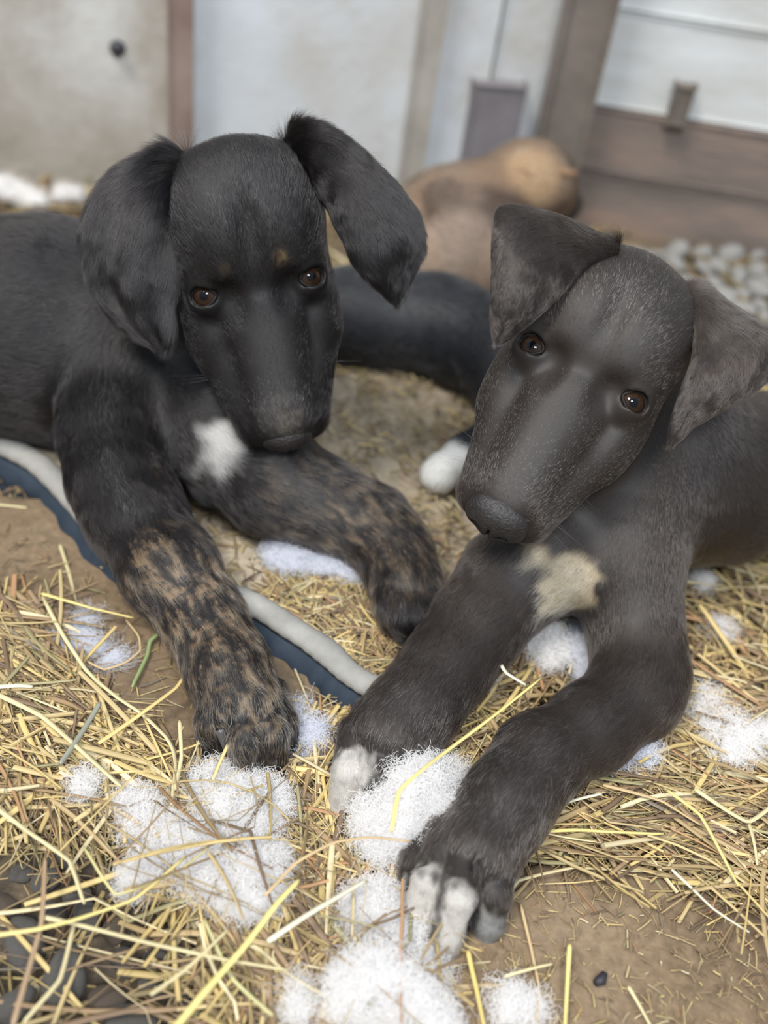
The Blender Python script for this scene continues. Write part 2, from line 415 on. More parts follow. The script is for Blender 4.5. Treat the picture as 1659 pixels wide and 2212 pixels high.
def build_ear(h, parent, rails, thick, colf, count, seed, hairlen=.006, folds=(0, 1, 0)):
    """rails: list of rails running base to tip, each a list of (px, py, depth)"""
    A = [catmull([atd(*p) for p in r], 34) for r in rails]; A = np.stack(A, 1)          # (34, nr, 3)
    G = np.stack([catmull(A[i], 26) for i in range(34)], 0)                               # (34, 26, 3)
    nu, nv = G.shape[:2]
    du = np.gradient(G, axis=0); dv = np.gradient(G, axis=1); n = np.cross(du, dv); n /= np.linalg.norm(n, axis=2)[..., None]+1e-12
    if (n.mean((0, 1))@(CAM-G.mean((0, 1)))) < 0: n = -n
    U = np.linspace(0, 1, nu)[:, None]; Vv = np.linspace(0, 1, nv)[None]
    edge = np.clip(np.minimum(np.minimum(Vv, 1-Vv)*7, (1-U)*8), 0, 1)**.5
    th = thick*(.15+.85*edge)[..., None]*(1+.8*(1-U)[..., None])
    ripple = (vnoise(G.reshape(-1, 3), .016, seed).reshape(nu, nv)*.0012)[..., None]*n
    Tp = G+n*th*.5+ripple; Bt = G-n*th*.5+ripple
    fa_, fn_, fp_ = folds; fd = (fa_*np.sin(Vv*fn_*2*np.pi+fp_+U*1.2)*np.clip(U*3, 0, 1))[..., None]*n; Tp = Tp+fd; Bt = Bt+fd
    P = np.concatenate([Tp.reshape(-1, 3), Bt.reshape(-1, 3)]); F = []; o = nu*nv
    for i in range(nu-1):
        for j in range(nv-1):
            a, b, c, d = i*nv+j, (i+1)*nv+j, (i+1)*nv+j+1, i*nv+j+1
            F.append((a, b, c, d)); F.append((o+d, o+c, o+b, o+a))
    for i in range(nu-1):
        for j in (0, nv-1):
            a, b = i*nv+j, (i+1)*nv+j; q = (a, o+a, o+b, b); F.append(q if j == 0 else q[::-1])
    for j in range(nv-1):
        for i in (0, nu-1):
            a, b = i*nv+j, i*nv+j+1; q = (a, b, o+b, o+a); F.append(q if i == 0 else q[::-1])
    F = np.array(F)
    fn = np.cross(P[F[0, 2]]-P[F[0, 0]], P[F[0, 3]]-P[F[0, 1]])
    if fn@n[0, 0] < 0: F = F[:, ::-1]
    N = vnormals(P, F); fl = np.concatenate([du.reshape(-1, 3)]*2)
    col = colf(P); ob = meshobj('ear', P, F, M_SKIN, parent, attrs={'col': col*.6})
    Ln = np.full(len(P), hairlen); uu = np.concatenate([np.repeat(np.linspace(0, 1, nu), nv)]*2); Ln *= 1+.9*(1-uu)**3
    fur('fur', P, F, N, fl, Ln, col, count, M_FUR, ob, lift=.16, messy=.28+.25*(folds[0] > 0), seed=seed)
    return ob
def build_claw(parent, base, tip, r=.0022, bend=.003):
    base, tip = np.asarray(base), np.asarray(tip); n = 9; t = np.linspace(0, 1, n)[:, None]
    path = base*(1-t)+tip*t+np.array([0, 0, 1])*bend*4*t*(1-t)
    V, F = tube(path, r*(1-t[:, 0]**1.6*.85), 8, True, 1.25)
    return meshobj('claw', V, F, M_CLAW, parent)

def leg_chain(pts, k=.010):
    """pts: (point, radius) -> tapered links"""
    return [cone(pts[i][0], pts[i+1][0], pts[i][1], pts[i+1][1], k) for i in range(len(pts)-1)]
def whiskers(h, parent, col, seed, n=22):
    r = np.random.default_rng(seed); P = []
    for i in range(n):
        g = 1 if i % 2 else -1; y = -8.2+3.4*r.random(); z = -2.2-1.2*r.random()
        base = np.array([g*(2.2+.25*(y+8)), y, z]); d = nrm([g*1.0, -.25+.5*r.random(), .15*r.normal()-.25]); L = 1.4+2.2*r.random()
        P.append([h.w(*(base+d*L*t+np.array([0, .0, -.5])*t*t*L*.35)) for t in np.linspace(0, 1, 6)])
    P = np.array(P); R = np.full(P.shape[:2], .00007)*np.linspace(1, .2, 6)
    o = curvesobj('whiskers', P, R, np.tile(np.array([col]), (n, 1)), M_FUR, parent); o['kind'] = 'stuff'; return o

def blend_spots(P, base, spots):
    """spots: (centre, radius, softness, colour, noise amplitude): markings of the coat itself"""
    c = np.tile(np.array(base, float), (len(P), 1))
    for ce, rad, soft, colr, na, ns in spots:
        d = np.linalg.norm((P-ce), axis=1)+na*vnoise(P, ns, 5)
        w = np.clip((rad-d)/soft+.5, 0, 1)[:, None]; c = c*(1-w)+np.array(colr)*w
    return c

def build_dog(name_label, base, prims, h, colf, lenf, nfur, vox, ears, claws, furseed, whisk, whisk_col=(.25, .24, .22), lift=.25, messy=.35, nose=(0, 1), guard=()):
    root = empty('dog', base, name_label, 'dog')
    P, F = sdf_mesh(prims, vox); N = vnormals(P, F)
    fl = flow_field(P, prims); col = colf(P); L = lenf(P)
    for g in (-1, 1):
        ce, e_, a, b = eye_frame(h, g)
        d = np.linalg.norm(P-h.w(*(ce+e_*.5)), axis=1)/h.s; L = L*np.clip((d-.75)/.6, 0, 1)
        L = np.where(d < .93, 0, L)
    for c_, rr in (((0, -9.6, -1.4), 1.2), ((0, -9.9, -2.0), 1.1), ((1.0, -9.5, -1.7), .9), ((-1.0, -9.5, -1.7), .9)):
        d = np.linalg.norm(P-h.w(*c_), axis=1)/h.s; L = np.where(d < rr, 0, L*np.clip((d-rr)/1.2+.35, .35, 1))
    ob = meshobj('body', P, F, M_SKIN, root, attrs={'col': col*.6})
    if nfur: fur('fur', P, F, N, fl, L, col, nfur, M_FUR, ob, seed=furseed, lift=lift, messy=messy)
    for i, (gc, gr, gn, gcol, gl) in enumerate(guard):
        w_ = np.linalg.norm(P-gc, axis=1); Lg = np.where(w_ < gr, gl, 0)*(L > 1e-5)
        fur('guard_hair', P, F, N, fl, Lg, np.tile([gcol], (len(P), 1)), gn, M_FUR, ob, rad=.00006, seed=furseed+50+i, lift=lift*1.3, messy=.3, jit=.35, bias=lambda c, gc=gc, gr=gr: np.clip(1.2-np.linalg.norm(c-gc, axis=1)/gr, 0, 1)**1.5)
    for g in (-1, 1): build_eye(h, g, root)
    build_nose(h, root, back=nose[0], k_=nose[1])
    for i, (rails, th, cnt, hl, fo) in enumerate(ears): build_ear(h, root, rails, th, colf, cnt, furseed+5+i, hl, fo)
    for c_ in claws: build_claw(root, *c_)
    if whisk: whiskers(h, root, whisk_col, furseed, whisk)
    return root
FLUFFK = 1.0
# ================================================================ GROUND AND WALLS
def struct(o, label=None): o['kind'] = 'structure'; return tag(o, label)
def inpoly(P, poly):
    x, y = P[:, 0], P[:, 1]; n = len(poly); r = np.zeros(len(P), bool)
    for i in range(n):
        x1, y1 = poly[i]; x2, y2 = poly[(i+1) % n]
        c = ((y1 > y) != (y2 > y)); xi = (x2-x1)*(y-y1)/((y2-y1) if y2 != y1 else 1e-9)+x1
        r ^= c & (x < xi)
    return r
def gpoly(px, z=0.0): return [tuple(atz(a, b, z)[:2]) for a, b in px]
def closed(C, n):
    C = np.asarray(C, float); k = len(C); t = np.linspace(0, k, n, endpoint=False); i = t.astype(int); f = (t-i)[:, None]
    g = lambda j: C[j % k]; a, b, c, d = g(i-1), g(i), g(i+1), g(i+2)
    return .5*((2*b)+(-a+c)*f+(2*a-5*b+4*c-d)*f*f+(-a+3*b-3*c+d)*f**3)

M_DIRT = noise_mat('packed_dirt', [(.075, .058, .042), (.15, .115, .080), (.21, .165, .115)], 9, .95, .8, 120, .004, scale2=90, cols2=[(.07, .055, .04), (.24, .19, .13)], f2=.45)
gx, gy = np.meshgrid(np.linspace(-1.6, 1.8, 260), np.linspace(-.35, 2.4, 220), indexing='ij')
G = np.stack([gx, gy, np.zeros_like(gx)], -1).reshape(-1, 3)
G[:, 2] = .006*vnoise(G, .12, 3)+.003*vnoise(G, .03, 4)-.004
pit = gpoly([(-200, 1780), (250, 1800), (420, 1950), (560, 2060), (600, 2400), (-200, 2400)])
G[:, 2] -= inpoly(G, pit)*.016
I = np.arange(260*220).reshape(260, 220)
GF = np.stack([I[:-1, :-1], I[1:, :-1], I[1:, 1:], I[:-1, 1:]], -1).reshape(-1, 4)
struct(meshobj('ground', G, GF, M_DIRT))

# weathered board walls of the pen
M_WHITE = noise_mat('weathered_whitewash', [(.44, .40, .33), (.60, .60, .58), (.70, .72, .73)], 7, .8, .3, 90, .002, scale2=2.6, cols2=[(.42, .36, .29), (.62, .66, .70), (.64, .71, .78)], f2=.5)
M_BEIGE = noise_mat('stained_beige_whitewash', [(.24, .20, .15), (.40, .36, .30), (.66, .65, .61)], 5, .85, .3, 90, .002, scale2=9, cols2=[(.34, .30, .24), (.60, .58, .54)], f2=.4)
M_WHITE2 = noise_mat('whitewashed_plank', [(.52, .52, .49), (.66, .68, .68)], 6, .8, .3, 90, .002, stretch=(1, 4, 4))
M_BROWN = noise_mat('brown_plank', [(.15, .125, .108), (.21, .17, .145), (.30, .215, .17)], 5, .85, .4, 60, .003, stretch=(1, 6, 6))
M_POST = noise_mat('grey_brown_post', [(.13, .11, .092), (.20, .17, .145)], 8, .85, .4, 80, .002)
M_BATTEN = noise_mat('rusty_batten', [(.22, .15, .12), (.36, .28, .24)], 14, .85, .3, 80, .002)
M_BATTEN2 = noise_mat('tan_batten', [(.33, .30, .26), (.46, .43, .38)], 14, .85, .3, 80, .002)
M_MAUVE = noise_mat('mauve_grey_board', [(.17, .155, .16), (.27, .25, .26)], 7, .85, .3, 80, .002)
def boxmesh(name, a, b, z0, z1, th, m, parent, off=0, bev=.002):
    """upright board from ground point a to b, thickness th towards the camera side"""
    a = np.array([a[0], a[1], 0.]); b = np.array([b[0], b[1], 0.]); d = nrm(b-a); n = np.array([d[1], -d[0], 0.])
    if n@(CAM*[1, 1, 0]-a) < 0: n = -n
    L = np.linalg.norm(b-a); bm = bmesh.new(); bmesh.ops.create_cube(bm, size=1)
    for v in bm.verts:
        x, y, z = v.co; p = a+d*((x+.5)*L)+n*(off+(y+.5)*th); v.co = Vector((p[0], p[1], z0+(z+.5)*(z1-z0)))
    bmesh.ops.bevel(bm, geom=bm.edges[:], offset=bev, segments=2, affect='EDGES')
    bmesh.ops.recalc_face_normals(bm, faces=bm.faces[:])
    me = bpy.data.meshes.new(name); bm.to_mesh(me); bm.free(); me.materials.append(m)
    o = bpy.data.objects.new(name, me); COL.objects.link(o)
    if parent is not None: o.parent = parent
    return o
WA, WB = atz(-60, 372, 0)[:2], atz(1120, 452, 0)[:2]
wd_ = (WB-WA)/np.linalg.norm(WB-WA)
def wall_x(px, py):               # where the ray of that pixel meets the back wall: (distance along, height)
    r = ray(px, py); n = np.array([wd_[1], -wd_[0], 0]); a = np.array([*WA, 0])
    t = ((a-CAM)@n)/(r@n); p = CAM+r*t; return float((p[:2]-WA)@wd_), float(p[2])
def wpt(s): return WA+wd_*s
s1, s2, s3 = wall_x(392, 200)[0], wall_x(905, 200)[0], wall_x(1040, 250)[0]
s4 = float(np.linalg.norm(WB-WA))+.03
wb = boxmesh('wall_back', wpt(-.9), wpt(s4+.05), -.05, 1.0, .012, M_POST, None, -.02); struct(wb)
edges = [-.9, s1-.62, s1, s2, s3, s4]
for i, (a, b) in enumerate(zip(edges, edges[1:])):
    boxmesh('board', wpt(a+.0015), wpt(b-.0015), -.03, 1.0, .014+.003*(i % 2), M_BEIGE if i < 2 else M_WHITE, wb, -.006)
boxmesh('batten', wpt(s1-.012), wpt(s1+.012), -.03, 1.0, .012, M_BATTEN, wb, .012)
boxmesh('batten', wpt(s2-.012), wpt(s2+.012), -.03, 1.0, .012, M_BATTEN2, wb, .012)
sa, za = wall_x(1018, 160); sb, _ = wall_x(1130, 160)
boxmesh('short_board', wpt(sa), wpt(sb), 0, za, .014, M_MAUVE, wb, .012)
sk, zk = wall_x(256, 95); p = wpt(sk)
kn, kf = tube([np.array([p[0], p[1], zk])+np.array([-wd_[1], wd_[0], 0])*(-t) for t in (.0, .012, .018)], [.008, .008, .005], 12)
meshobj('bolt_head', kn, kf, mat('dark_iron', (.03, .03, .035), .5), wb)
RA, RB = atz(1135, 470, 0)[:2], atz(1690, 560, 0)[:2]
rd = (RB-RA)/np.linalg.norm(RB-RA); RB = RA+rd*1.5
wr = boxmesh('wall_right', RA-rd*.02, RB, -.05, 1.1, .012, M_POST, None, -.03); struct(wr)
def rw_z(px, py):
    r = ray(px, py); n = np.array([rd[1], -rd[0], 0]); a = np.array([*RA, 0]); t = ((a-CAM)@n)/(r@n); p = CAM+r*t; return float((p[:2]-RA)@rd), float(p[2])
zt = rw_z(1450, 252)[1]; zs = [-.02, zt*.5, zt]+[zt+.095*(i+1) for i in range(8)]
for i, (z0, z1) in enumerate(zip(zs, zs[1:])):
    boxmesh('plank', RA, RB, z0+.001, z1-.001, .014+(.006 if i < 2 else 0), M_BROWN if i < 2 else M_WHITE2, wr, -.015)
q0, z0 = rw_z(1440, 245); q1, z1 = rw_z(1500, 180)
boxmesh('wood_block', RA+rd*q0, RA+rd*q1, z0-.005, z1, .012, M_POST, wr, .004)
pc = atz(1120, 455, 0)[:2]; pw = .050
po = boxmesh('trim_1', pc-rd*0, pc+rd*pw, -.05, 1.1, .045, M_POST, None, .0, .004); struct(po)

# ================================================================ SLABS, BEDDING MAT
M_SLAB = noise_mat('dusty_brown_stone', [(.105, .068, .038), (.170, .115, .066), (.235, .170, .105)], 11, .85, .8, 90, .003, scale2=160, cols2=[(.09, .062, .038), (.27, .20, .125)], f2=.4, spec=.35)
def fan(name, outline, prof, zf, m, parent=None, n=160, attrs=None, base=None):
    """star-shaped slab: rings from centre to outline; prof: list of (scale, z)"""
    C = outline.mean(0) if base is None else np.asarray(base); V = [np.array([C[0], C[1], prof[0][1]+zf(np.array([[C[0], C[1], 0]]))[0]])]; F = []
    for s, z in prof:
        q = C+(outline-C)*s; Q = np.column_stack([q, np.zeros(len(q))]); zz = z+zf(Q)*(1 if s < .985 else .3)
        V += [np.array([a, b, c]) for (a, b), c in zip(q, zz)]
    k = len(outline)
    for j in range(k): F.append((0, 1+j, 1+(j+1) % k))
    for i in range(len(prof)-1):
        for j in range(k):
            a = 1+i*k; F.append((a+j, a+k+j, a+k+(j+1) % k, a+(j+1) % k))
    V = np.array(V); o = meshobj(name, V, F, m, parent); bm = bmesh.new(); bm.from_mesh(o.data)
    bmesh.ops.recalc_face_normals(bm, faces=bm.faces[:]); bm.to_mesh(o.data); bm.free(); return o
def slab(px, zt, label, seed):
    ol = closed(np.array(gpoly(px)), 160); Q = np.column_stack([ol, np.zeros(160)])
    c = ol.mean(0); ol = c+(ol-c)*(1+.018*vnoise(Q, .03, seed)+.008*vnoise(Q, .008, seed+1))[:, None]
    zf = lambda Q: .0035*vnoise(Q, .09, seed)+.0013*vnoise(Q, .02, seed+2)+.0005*vnoise(Q, .006, seed+3)
    pr = [(s, zt) for s in np.linspace(.03, .90, 46)]+[(.93, zt-.001), (.955, zt-.0025), (.975, zt-.006), (.99, zt-.012), (.997, -.012), (.98, -.03)]
    o = fan('flagstone', ol, pr, zf, M_SLAB); return tag(o, label, 'stone')
slab([(-140, 1120), (60, 1080), (300, 1200), (480, 1330), (700, 1430), (860, 1500), (800, 1570), (640, 1610), (520, 1660), (440, 1712), (330, 1660), (210, 1560), (90, 1440), (-60, 1370)], .010,
     'flat dusty brown stone slab under the left puppy near forepaw', 40)
slab([(1030, 1960), (1090, 1890), (1240, 1868), (1400, 1900), (1560, 1960), (1720, 2050), (1900, 2300), (1700, 2600), (1200, 2600), (980, 2420), (930, 2230), (960, 2080)], .012,
     'large flat brown stone slab in the bottom right corner strewn with chaff', 50)

BZ = .030
rim_px = [(-330, 800), (-150, 868), (0, 952), (85, 1000), (165, 1082), (258, 1186), (390, 1248), (537, 1296), (624, 1348), (705, 1402), (760, 1452), (822, 1482), (880, 1455), (960, 1380), (1080, 1250), (1220, 1110), (1290, 950), (1260, 800), (1060, 700), (880, 670), (560, 620), (200, 560), (-200, 560), (-480, 650)]
ol = closed(np.array([atz(a, b, BZ)[:2] for a, b in rim_px]), 300)
bed = empty('bedding_mat', np.array([*ol.mean(0), 0]), 'flattened padded bedding mat with grey piped rim, caked with mud and chaff', 'pet bed')
M_BED = noise_mat('caked_mat_cloth', [(.22, .18, .135), (.36, .30, .22), (.48, .41, .31)], 12, .95, .8, 140, .003, scale2=110, cols2=[(.14, .115, .085), (.44, .36, .25)], f2=.45)
M_PIPE = noise_mat('grey_piping', [(.22, .215, .20), (.34, .33, .30)], 30, .8, .3, 300, .001)
M_NAVY = noise_mat('navy_side_cloth', [(.018, .028, .042), (.040, .055, .075)], 20, .7, .4, 120, .002)
zf = lambda Q: .004*vnoise(Q, .07, 60)+.0018*vnoise(Q, .016, 61)+.0007*vnoise(Q, .006, 62)
fan('mat_top', ol, [(s, BZ-.006) for s in np.linspace(.02, .96, 70)]+[(.98, BZ-.004), (.999, BZ-.003)], zf, M_BED, bed)
cc = ol.mean(0); side = []
path = np.column_stack([ol, np.full(len(ol), BZ-.002)])
kk = len(ol); SV = []; SF = []
out = np.array([nrm(np.array([(ol[(i+2) % kk]-ol[i-2])[1], -(ol[(i+2) % kk]-ol[i-2])[0]])) for i in range(kk)])
if (out*(ol-cc)).sum() < 0: out = -out
wv = np.sin(np.arange(kk)*.9)*.0012+vnoise(path, .03, 63)*.003
for j, (o_, z) in enumerate(((-.002, BZ-.006), (.007, BZ-.010), (.012, BZ-.018), (.014, .006), (.011, .001), (.018, -.002), (.022, -.012))):
    SV += [np.array([*(ol[i]+out[i]*(o_+wv[i]*(j > 1))), z]) for i in range(kk)]
for j in range(6):
    for i in range(kk): SF.append((j*kk+i, j*kk+(i+1) % kk, (j+1)*kk+(i+1) % kk, (j+1)*kk+i))
meshobj('side_band', np.array(SV), SF, M_NAVY, bed)
pp = np.vstack([path, path[:1]]); rr = .0088+.0008*np.sin(np.arange(len(pp))*1.7)*.3+.0008*vnoise(pp, .02, 64)
V, F = tube(pp, rr, 12, False, .75); meshobj('piping', V, F, M_PIPE, bed)
BEDPOLY = [tuple(p) for p in ol]

# ================================================================ STRAW
M_STRAW = mat('dry_straw', (.5, .4, .2), .5, attr='col', spec=.4)
SC_COL = [((.56, .43, .18), 4), ((.50, .39, .19), 4), ((.36, .265, .13), 4), ((.27, .185, .10), 4), ((.19, .13, .08), 3), ((.62, .53, .32), 2), ((.29, .26, .13), 1.0), ((.38, .22, .11), 1.0), ((.22, .19, .14), .5)]
_cw = np.array([w for _, w in SC_COL]); _cw = _cw/_cw.sum(); _cc = np.array([c for c, _ in SC_COL])*np.array([.93, .91, .90])
def ribbon(path, w, th, twist, ns=6):
    n = len(path); T = np.gradient(path, axis=0); T /= np.linalg.norm(T, axis=1)[:, None]+1e-12
    s = np.cross(T, [0, 0, 1.0]); s /= np.linalg.norm(s, axis=1)[:, None]+1e-9; u = np.cross(s, T)
    a = 2*np.pi*np.arange(ns)/ns; tw = twist*np.linspace(0, 1, n)
    S = s*np.cos(tw)[:, None]+u*np.sin(tw)[:, None]; U = -s*np.sin(tw)[:, None]+u*np.cos(tw)[:, None]
    wv = np.asarray(w)*np.ones(n)
    V = path[:, None]+S[:, None]*(np.cos(a)[None, :, None]*wv[:, None, None]*.5)+U[:, None]*(np.sin(a)[None, :, None]*th*.5)
    return V.reshape(-1, 3)
def ribF(n, ns=6):
    F = [(i*ns+j, i*ns+(j+1) % ns, (i+1)*ns+(j+1) % ns, (i+1)*ns+j) for i in range(n-1) for j in range(ns)]
    return np.array(F)
F6 = ribF(7)
def stalk_path(p, ang, L, r, tilt=.12, bend=.35, kink=.15):
    n = 7; t = np.linspace(-.5, .5, n); a = ang+bend*t*r.normal()*1.2+ (r.normal()*.7*(t > r.uniform(-.3, .3)) if r.random() < kink else 0)
    d = np.stack([np.cos(a), np.sin(a), np.full(n, math.tan(tilt*r.normal()))], 1)*(L/(n-1))
    q = np.cumsum(d, 0); q -= q.mean(0); q[:, 2] += -.5*abs(r.normal())*.12*L*(t*2)**2*.5
    return p+q
def img_angle(px, py, dx, dy):        # ground direction that runs along (dx,dy) in the photo near that spot
    a, b = atz(px, py), atz(px+dx, py+dy); return math.atan2(b[1]-a[1], b[0]-a[0])
def scatter(poly, n, ang, spread, zlo, zhi, L, wr, seed, name='loose_hay', label='', thin=.58, bri=1.0, indiv=0, ilabel='', group='', kink=.15, th=.5):
    r = np.random.default_rng(seed); P = gpoly(poly, zlo); A = np.array(P); lo, hi = A.min(0), A.max(0); pts = []
    while len(pts) < n:
        q = r.uniform(lo, hi, (n*3, 2)); q = q[inpoly(q, P)]; pts += list(q[:n-len(pts)])
    Vs, Fs, Cs = [], [], []; k = 0
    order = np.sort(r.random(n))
    for i, q in enumerate(pts):
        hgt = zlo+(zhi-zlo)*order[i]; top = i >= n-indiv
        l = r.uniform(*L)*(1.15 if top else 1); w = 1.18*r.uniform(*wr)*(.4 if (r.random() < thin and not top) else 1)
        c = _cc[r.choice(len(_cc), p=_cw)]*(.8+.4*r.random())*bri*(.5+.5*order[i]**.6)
        path = stalk_path(np.array([*q, hgt]), ang+spread*r.normal(), l, r, kink=kink)
        path[:, 2] = np.maximum(path[:, 2], zlo-.004)
        taper = w*np.array([.9, 1, 1, 1, .95, .85, .6])
        V = ribbon(path, taper, max(w*th*r.uniform(.35, 1), .0003), r.normal()*1.2)
        cs = np.repeat(c[None]*(1+.12*vnoise(path, .008, 9))[:, None], 6, 0)
        if top:
            o = meshobj('straw_stalk', V, F6, M_STRAW, None, attrs={'col': np.clip(cs*1.0, 0, .9)}, loc=path[3]); tag(o, ilabel, 'straw', group); continue
        Vs.append(V); Fs.append(F6+42*k); Cs.append(cs); k += 1
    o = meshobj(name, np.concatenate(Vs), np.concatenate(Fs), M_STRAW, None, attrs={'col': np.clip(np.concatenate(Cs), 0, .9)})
    return tag(o, label, 'hay', None, 'stuff')
dr = lambda *a: img_angle(*a)
scatter([(-80, 1330), (60, 1345), (120, 1400), (215, 1560), (320, 1660), (440, 1725), (400, 1800), (170, 1800), (-80, 1770)], 2100, dr(150, 1650, 100, 70), .55, -.004, .020, (.03, .11), (.0012, .0036), 301, kink=.25,
        label='matted yellow hay along the left edge below the stone slab', indiv=36, ilabel='pale dry straw stalk lying loose on the matted hay at the left edge', group='loose stalks on the left hay')
scatter([(-80, 1840), (330, 1850), (560, 2000), (640, 2280), (-80, 2280)], 70, dr(250, 2050, 100, -20), 1.3, -.010, .014, (.05, .15), (.001, .0034), 302,
        label='sparse hay scattered over the dark pebbles at bottom left', indiv=16, ilabel='long straw stalk lying across the dark pebbles at bottom left', group='stalks over the pebbles')
scatter([(540, 1640), (735, 1600), (770, 1780), (930, 1900), (940, 2090), (900, 2290), (440, 2290), (470, 2060), (360, 1960), (330, 1820), (430, 1740)], 2300, dr(650, 1950, 40, 100), .8, -.004, .016, (.03, .11), (.0012, .0036), 303, kink=.3,
        label='tangled hay in the middle foreground between the white stuffing clumps', indiv=36, ilabel='yellow straw stalk in the middle foreground tangled round the stuffing', group='loose stalks in the middle foreground')
scatter([(960, 1500), (1020, 1400), (1120, 1330), (1310, 1330), (1270, 1480), (1140, 1540), (1060, 1680), (980, 1760), (930, 1700)], 1200, dr(1080, 1560, 100, -70), .9, -.002, .024, (.03, .09), (.001, .0034), 304,
        label='hay heaped between the right puppy forelegs', indiv=16, ilabel='short straw stalk on the hay between the right puppy forelegs', group='stalks between the forelegs')
scatter([(1170, 1720), (1380, 1570), (1740, 1480), (1760, 2030), (1600, 1985), (1450, 1925), (1250, 1872), (1080, 1900), (1110, 1830)], 3500, dr(1350, 1800, 100, 22), .55, -.002, .026, (.03, .12), (.001, .0034), 305, kink=.28,
        label='deep golden hay on the right beside the near foreleg', indiv=50, ilabel='golden straw stalk lying loose on the deep hay at the right', group='loose stalks on the right hay')
scatter([(1440, 1270), (1600, 1180), (1760, 1080), (1760, 1560), (1430, 1640), (1380, 1580)], 1500, dr(1550, 1400, 80, 60), .9, -.002, .020, (.03, .11), (.0012, .0038), 306,
        label='blurred golden hay behind the right puppy elbow')
scatter([(-160, 330), (420, 350), (1000, 420), (1160, 470), (1760, 560), (1760, 900), (1200, 800), (1050, 760), (620, 600), (260, 490), (-160, 480)], 1500, 0.3, 1.4, -.004, .010, (.03, .10), (.0012, .0034), 307,
        label='thin hay strewn on the ground along the foot of the walls', bri=.9)
scatter([(250, 1740), (600, 1720), (620, 1960), (420, 1960), (270, 1880)], 34, dr(430, 1800, 100, 20), 1.4, .026, .040, (.03, .10), (.0007, .0022), 308,
        label='thin stems fallen over the stuffing clumps below the brindle paw', kink=.5)
scatter([(720, 1940), (960, 2000), (940, 2210), (740, 2210)], 26, dr(830, 2050, 60, 100), 1.4, .024, .036, (.03, .09), (.0006, .0018), 309,
        label='thin stems fallen over the stuffing at the bottom edge', kink=.5)
# chaff on mat and slabs
def chaff(poly, n, z, L, wr, seed, label, bri=1., ang=0, spread=3.):
    r = np.random.default_rng(seed); P = gpoly(poly, z); A = np.array(P); lo, hi = A.min(0), A.max(0); q = r.uniform(lo, hi, (n*4, 2)); q = q[inpoly(q, P)][:n]
    Vs, Fs, Cs = [], [], []
    for k, p in enumerate(q):
        l = r.uniform(*L); w = r.uniform(*wr); a = ang+spread*r.normal(); c = _cc[r.choice(len(_cc), p=_cw)]*(.6+.5*r.random())*bri
        pa = stalk_path(np.array([*p, z+.001+.002*r.random()]), a, l, r, tilt=.05, kink=.06, bend=.2); V = ribbon(pa, w, w*.4, r.normal()); Vs.append(V); Fs.append(F6+42*k); Cs.append(np.repeat(c[None], 42, 0))
    return tag(meshobj('chaff', np.concatenate(Vs), np.concatenate(Fs), M_STRAW, None, attrs={'col': np.concatenate(Cs)}), label, 'hay', None, 'stuff')
chaff([(740, 750), (1080, 860), (1080, 1000), (940, 1330), (880, 1430), (820, 1470), (700, 1380), (560, 1300), (400, 1200), (340, 1080), (540, 980), (720, 900)], 1300, BZ-.003, (.004, .022), (.0004, .0020), 311, 'short straw chaff trodden into the bedding mat', .85)
chaff([(560, 1290), (640, 1150), (860, 1180), (900, 1340), (860, 1450), (800, 1465), (700, 1395)], 900, BZ-.002, (.004, .03), (.0005, .0022), 312, 'thick chaff on the mat corner beside the grey piping', 1.)
chaff([(0, 1130), (300, 1220), (420, 1420), (430, 1690), (260, 1600), (0, 1360)], 170, .012, (.003, .02), (.0003, .0012), 313, 'chaff specks on the left stone slab', .9)
chaff([(1050, 1930), (1250, 1890), (1560, 1990), (1680, 2080), (1680, 2240), (960, 2240)], 480, .0130, (.0015, .011), (.0003, .0010), 314, 'chaff specks on the bottom right stone slab', .95)
chaff([(640, 1500), (850, 1500), (760, 1600), (640, 1600)], 60, .012, (.01, .04), (.0005, .0018), 315, 'few straw pieces on the slab between the paws', 1.)
chaff([(-60, 930), (0, 990), (150, 1110), (300, 1260), (250, 1260), (60, 1150), (-60, 1120)], 120, .004, (.01, .05), (.0006, .002), 316, 'dry stems at the foot of the mat on the left', .8)

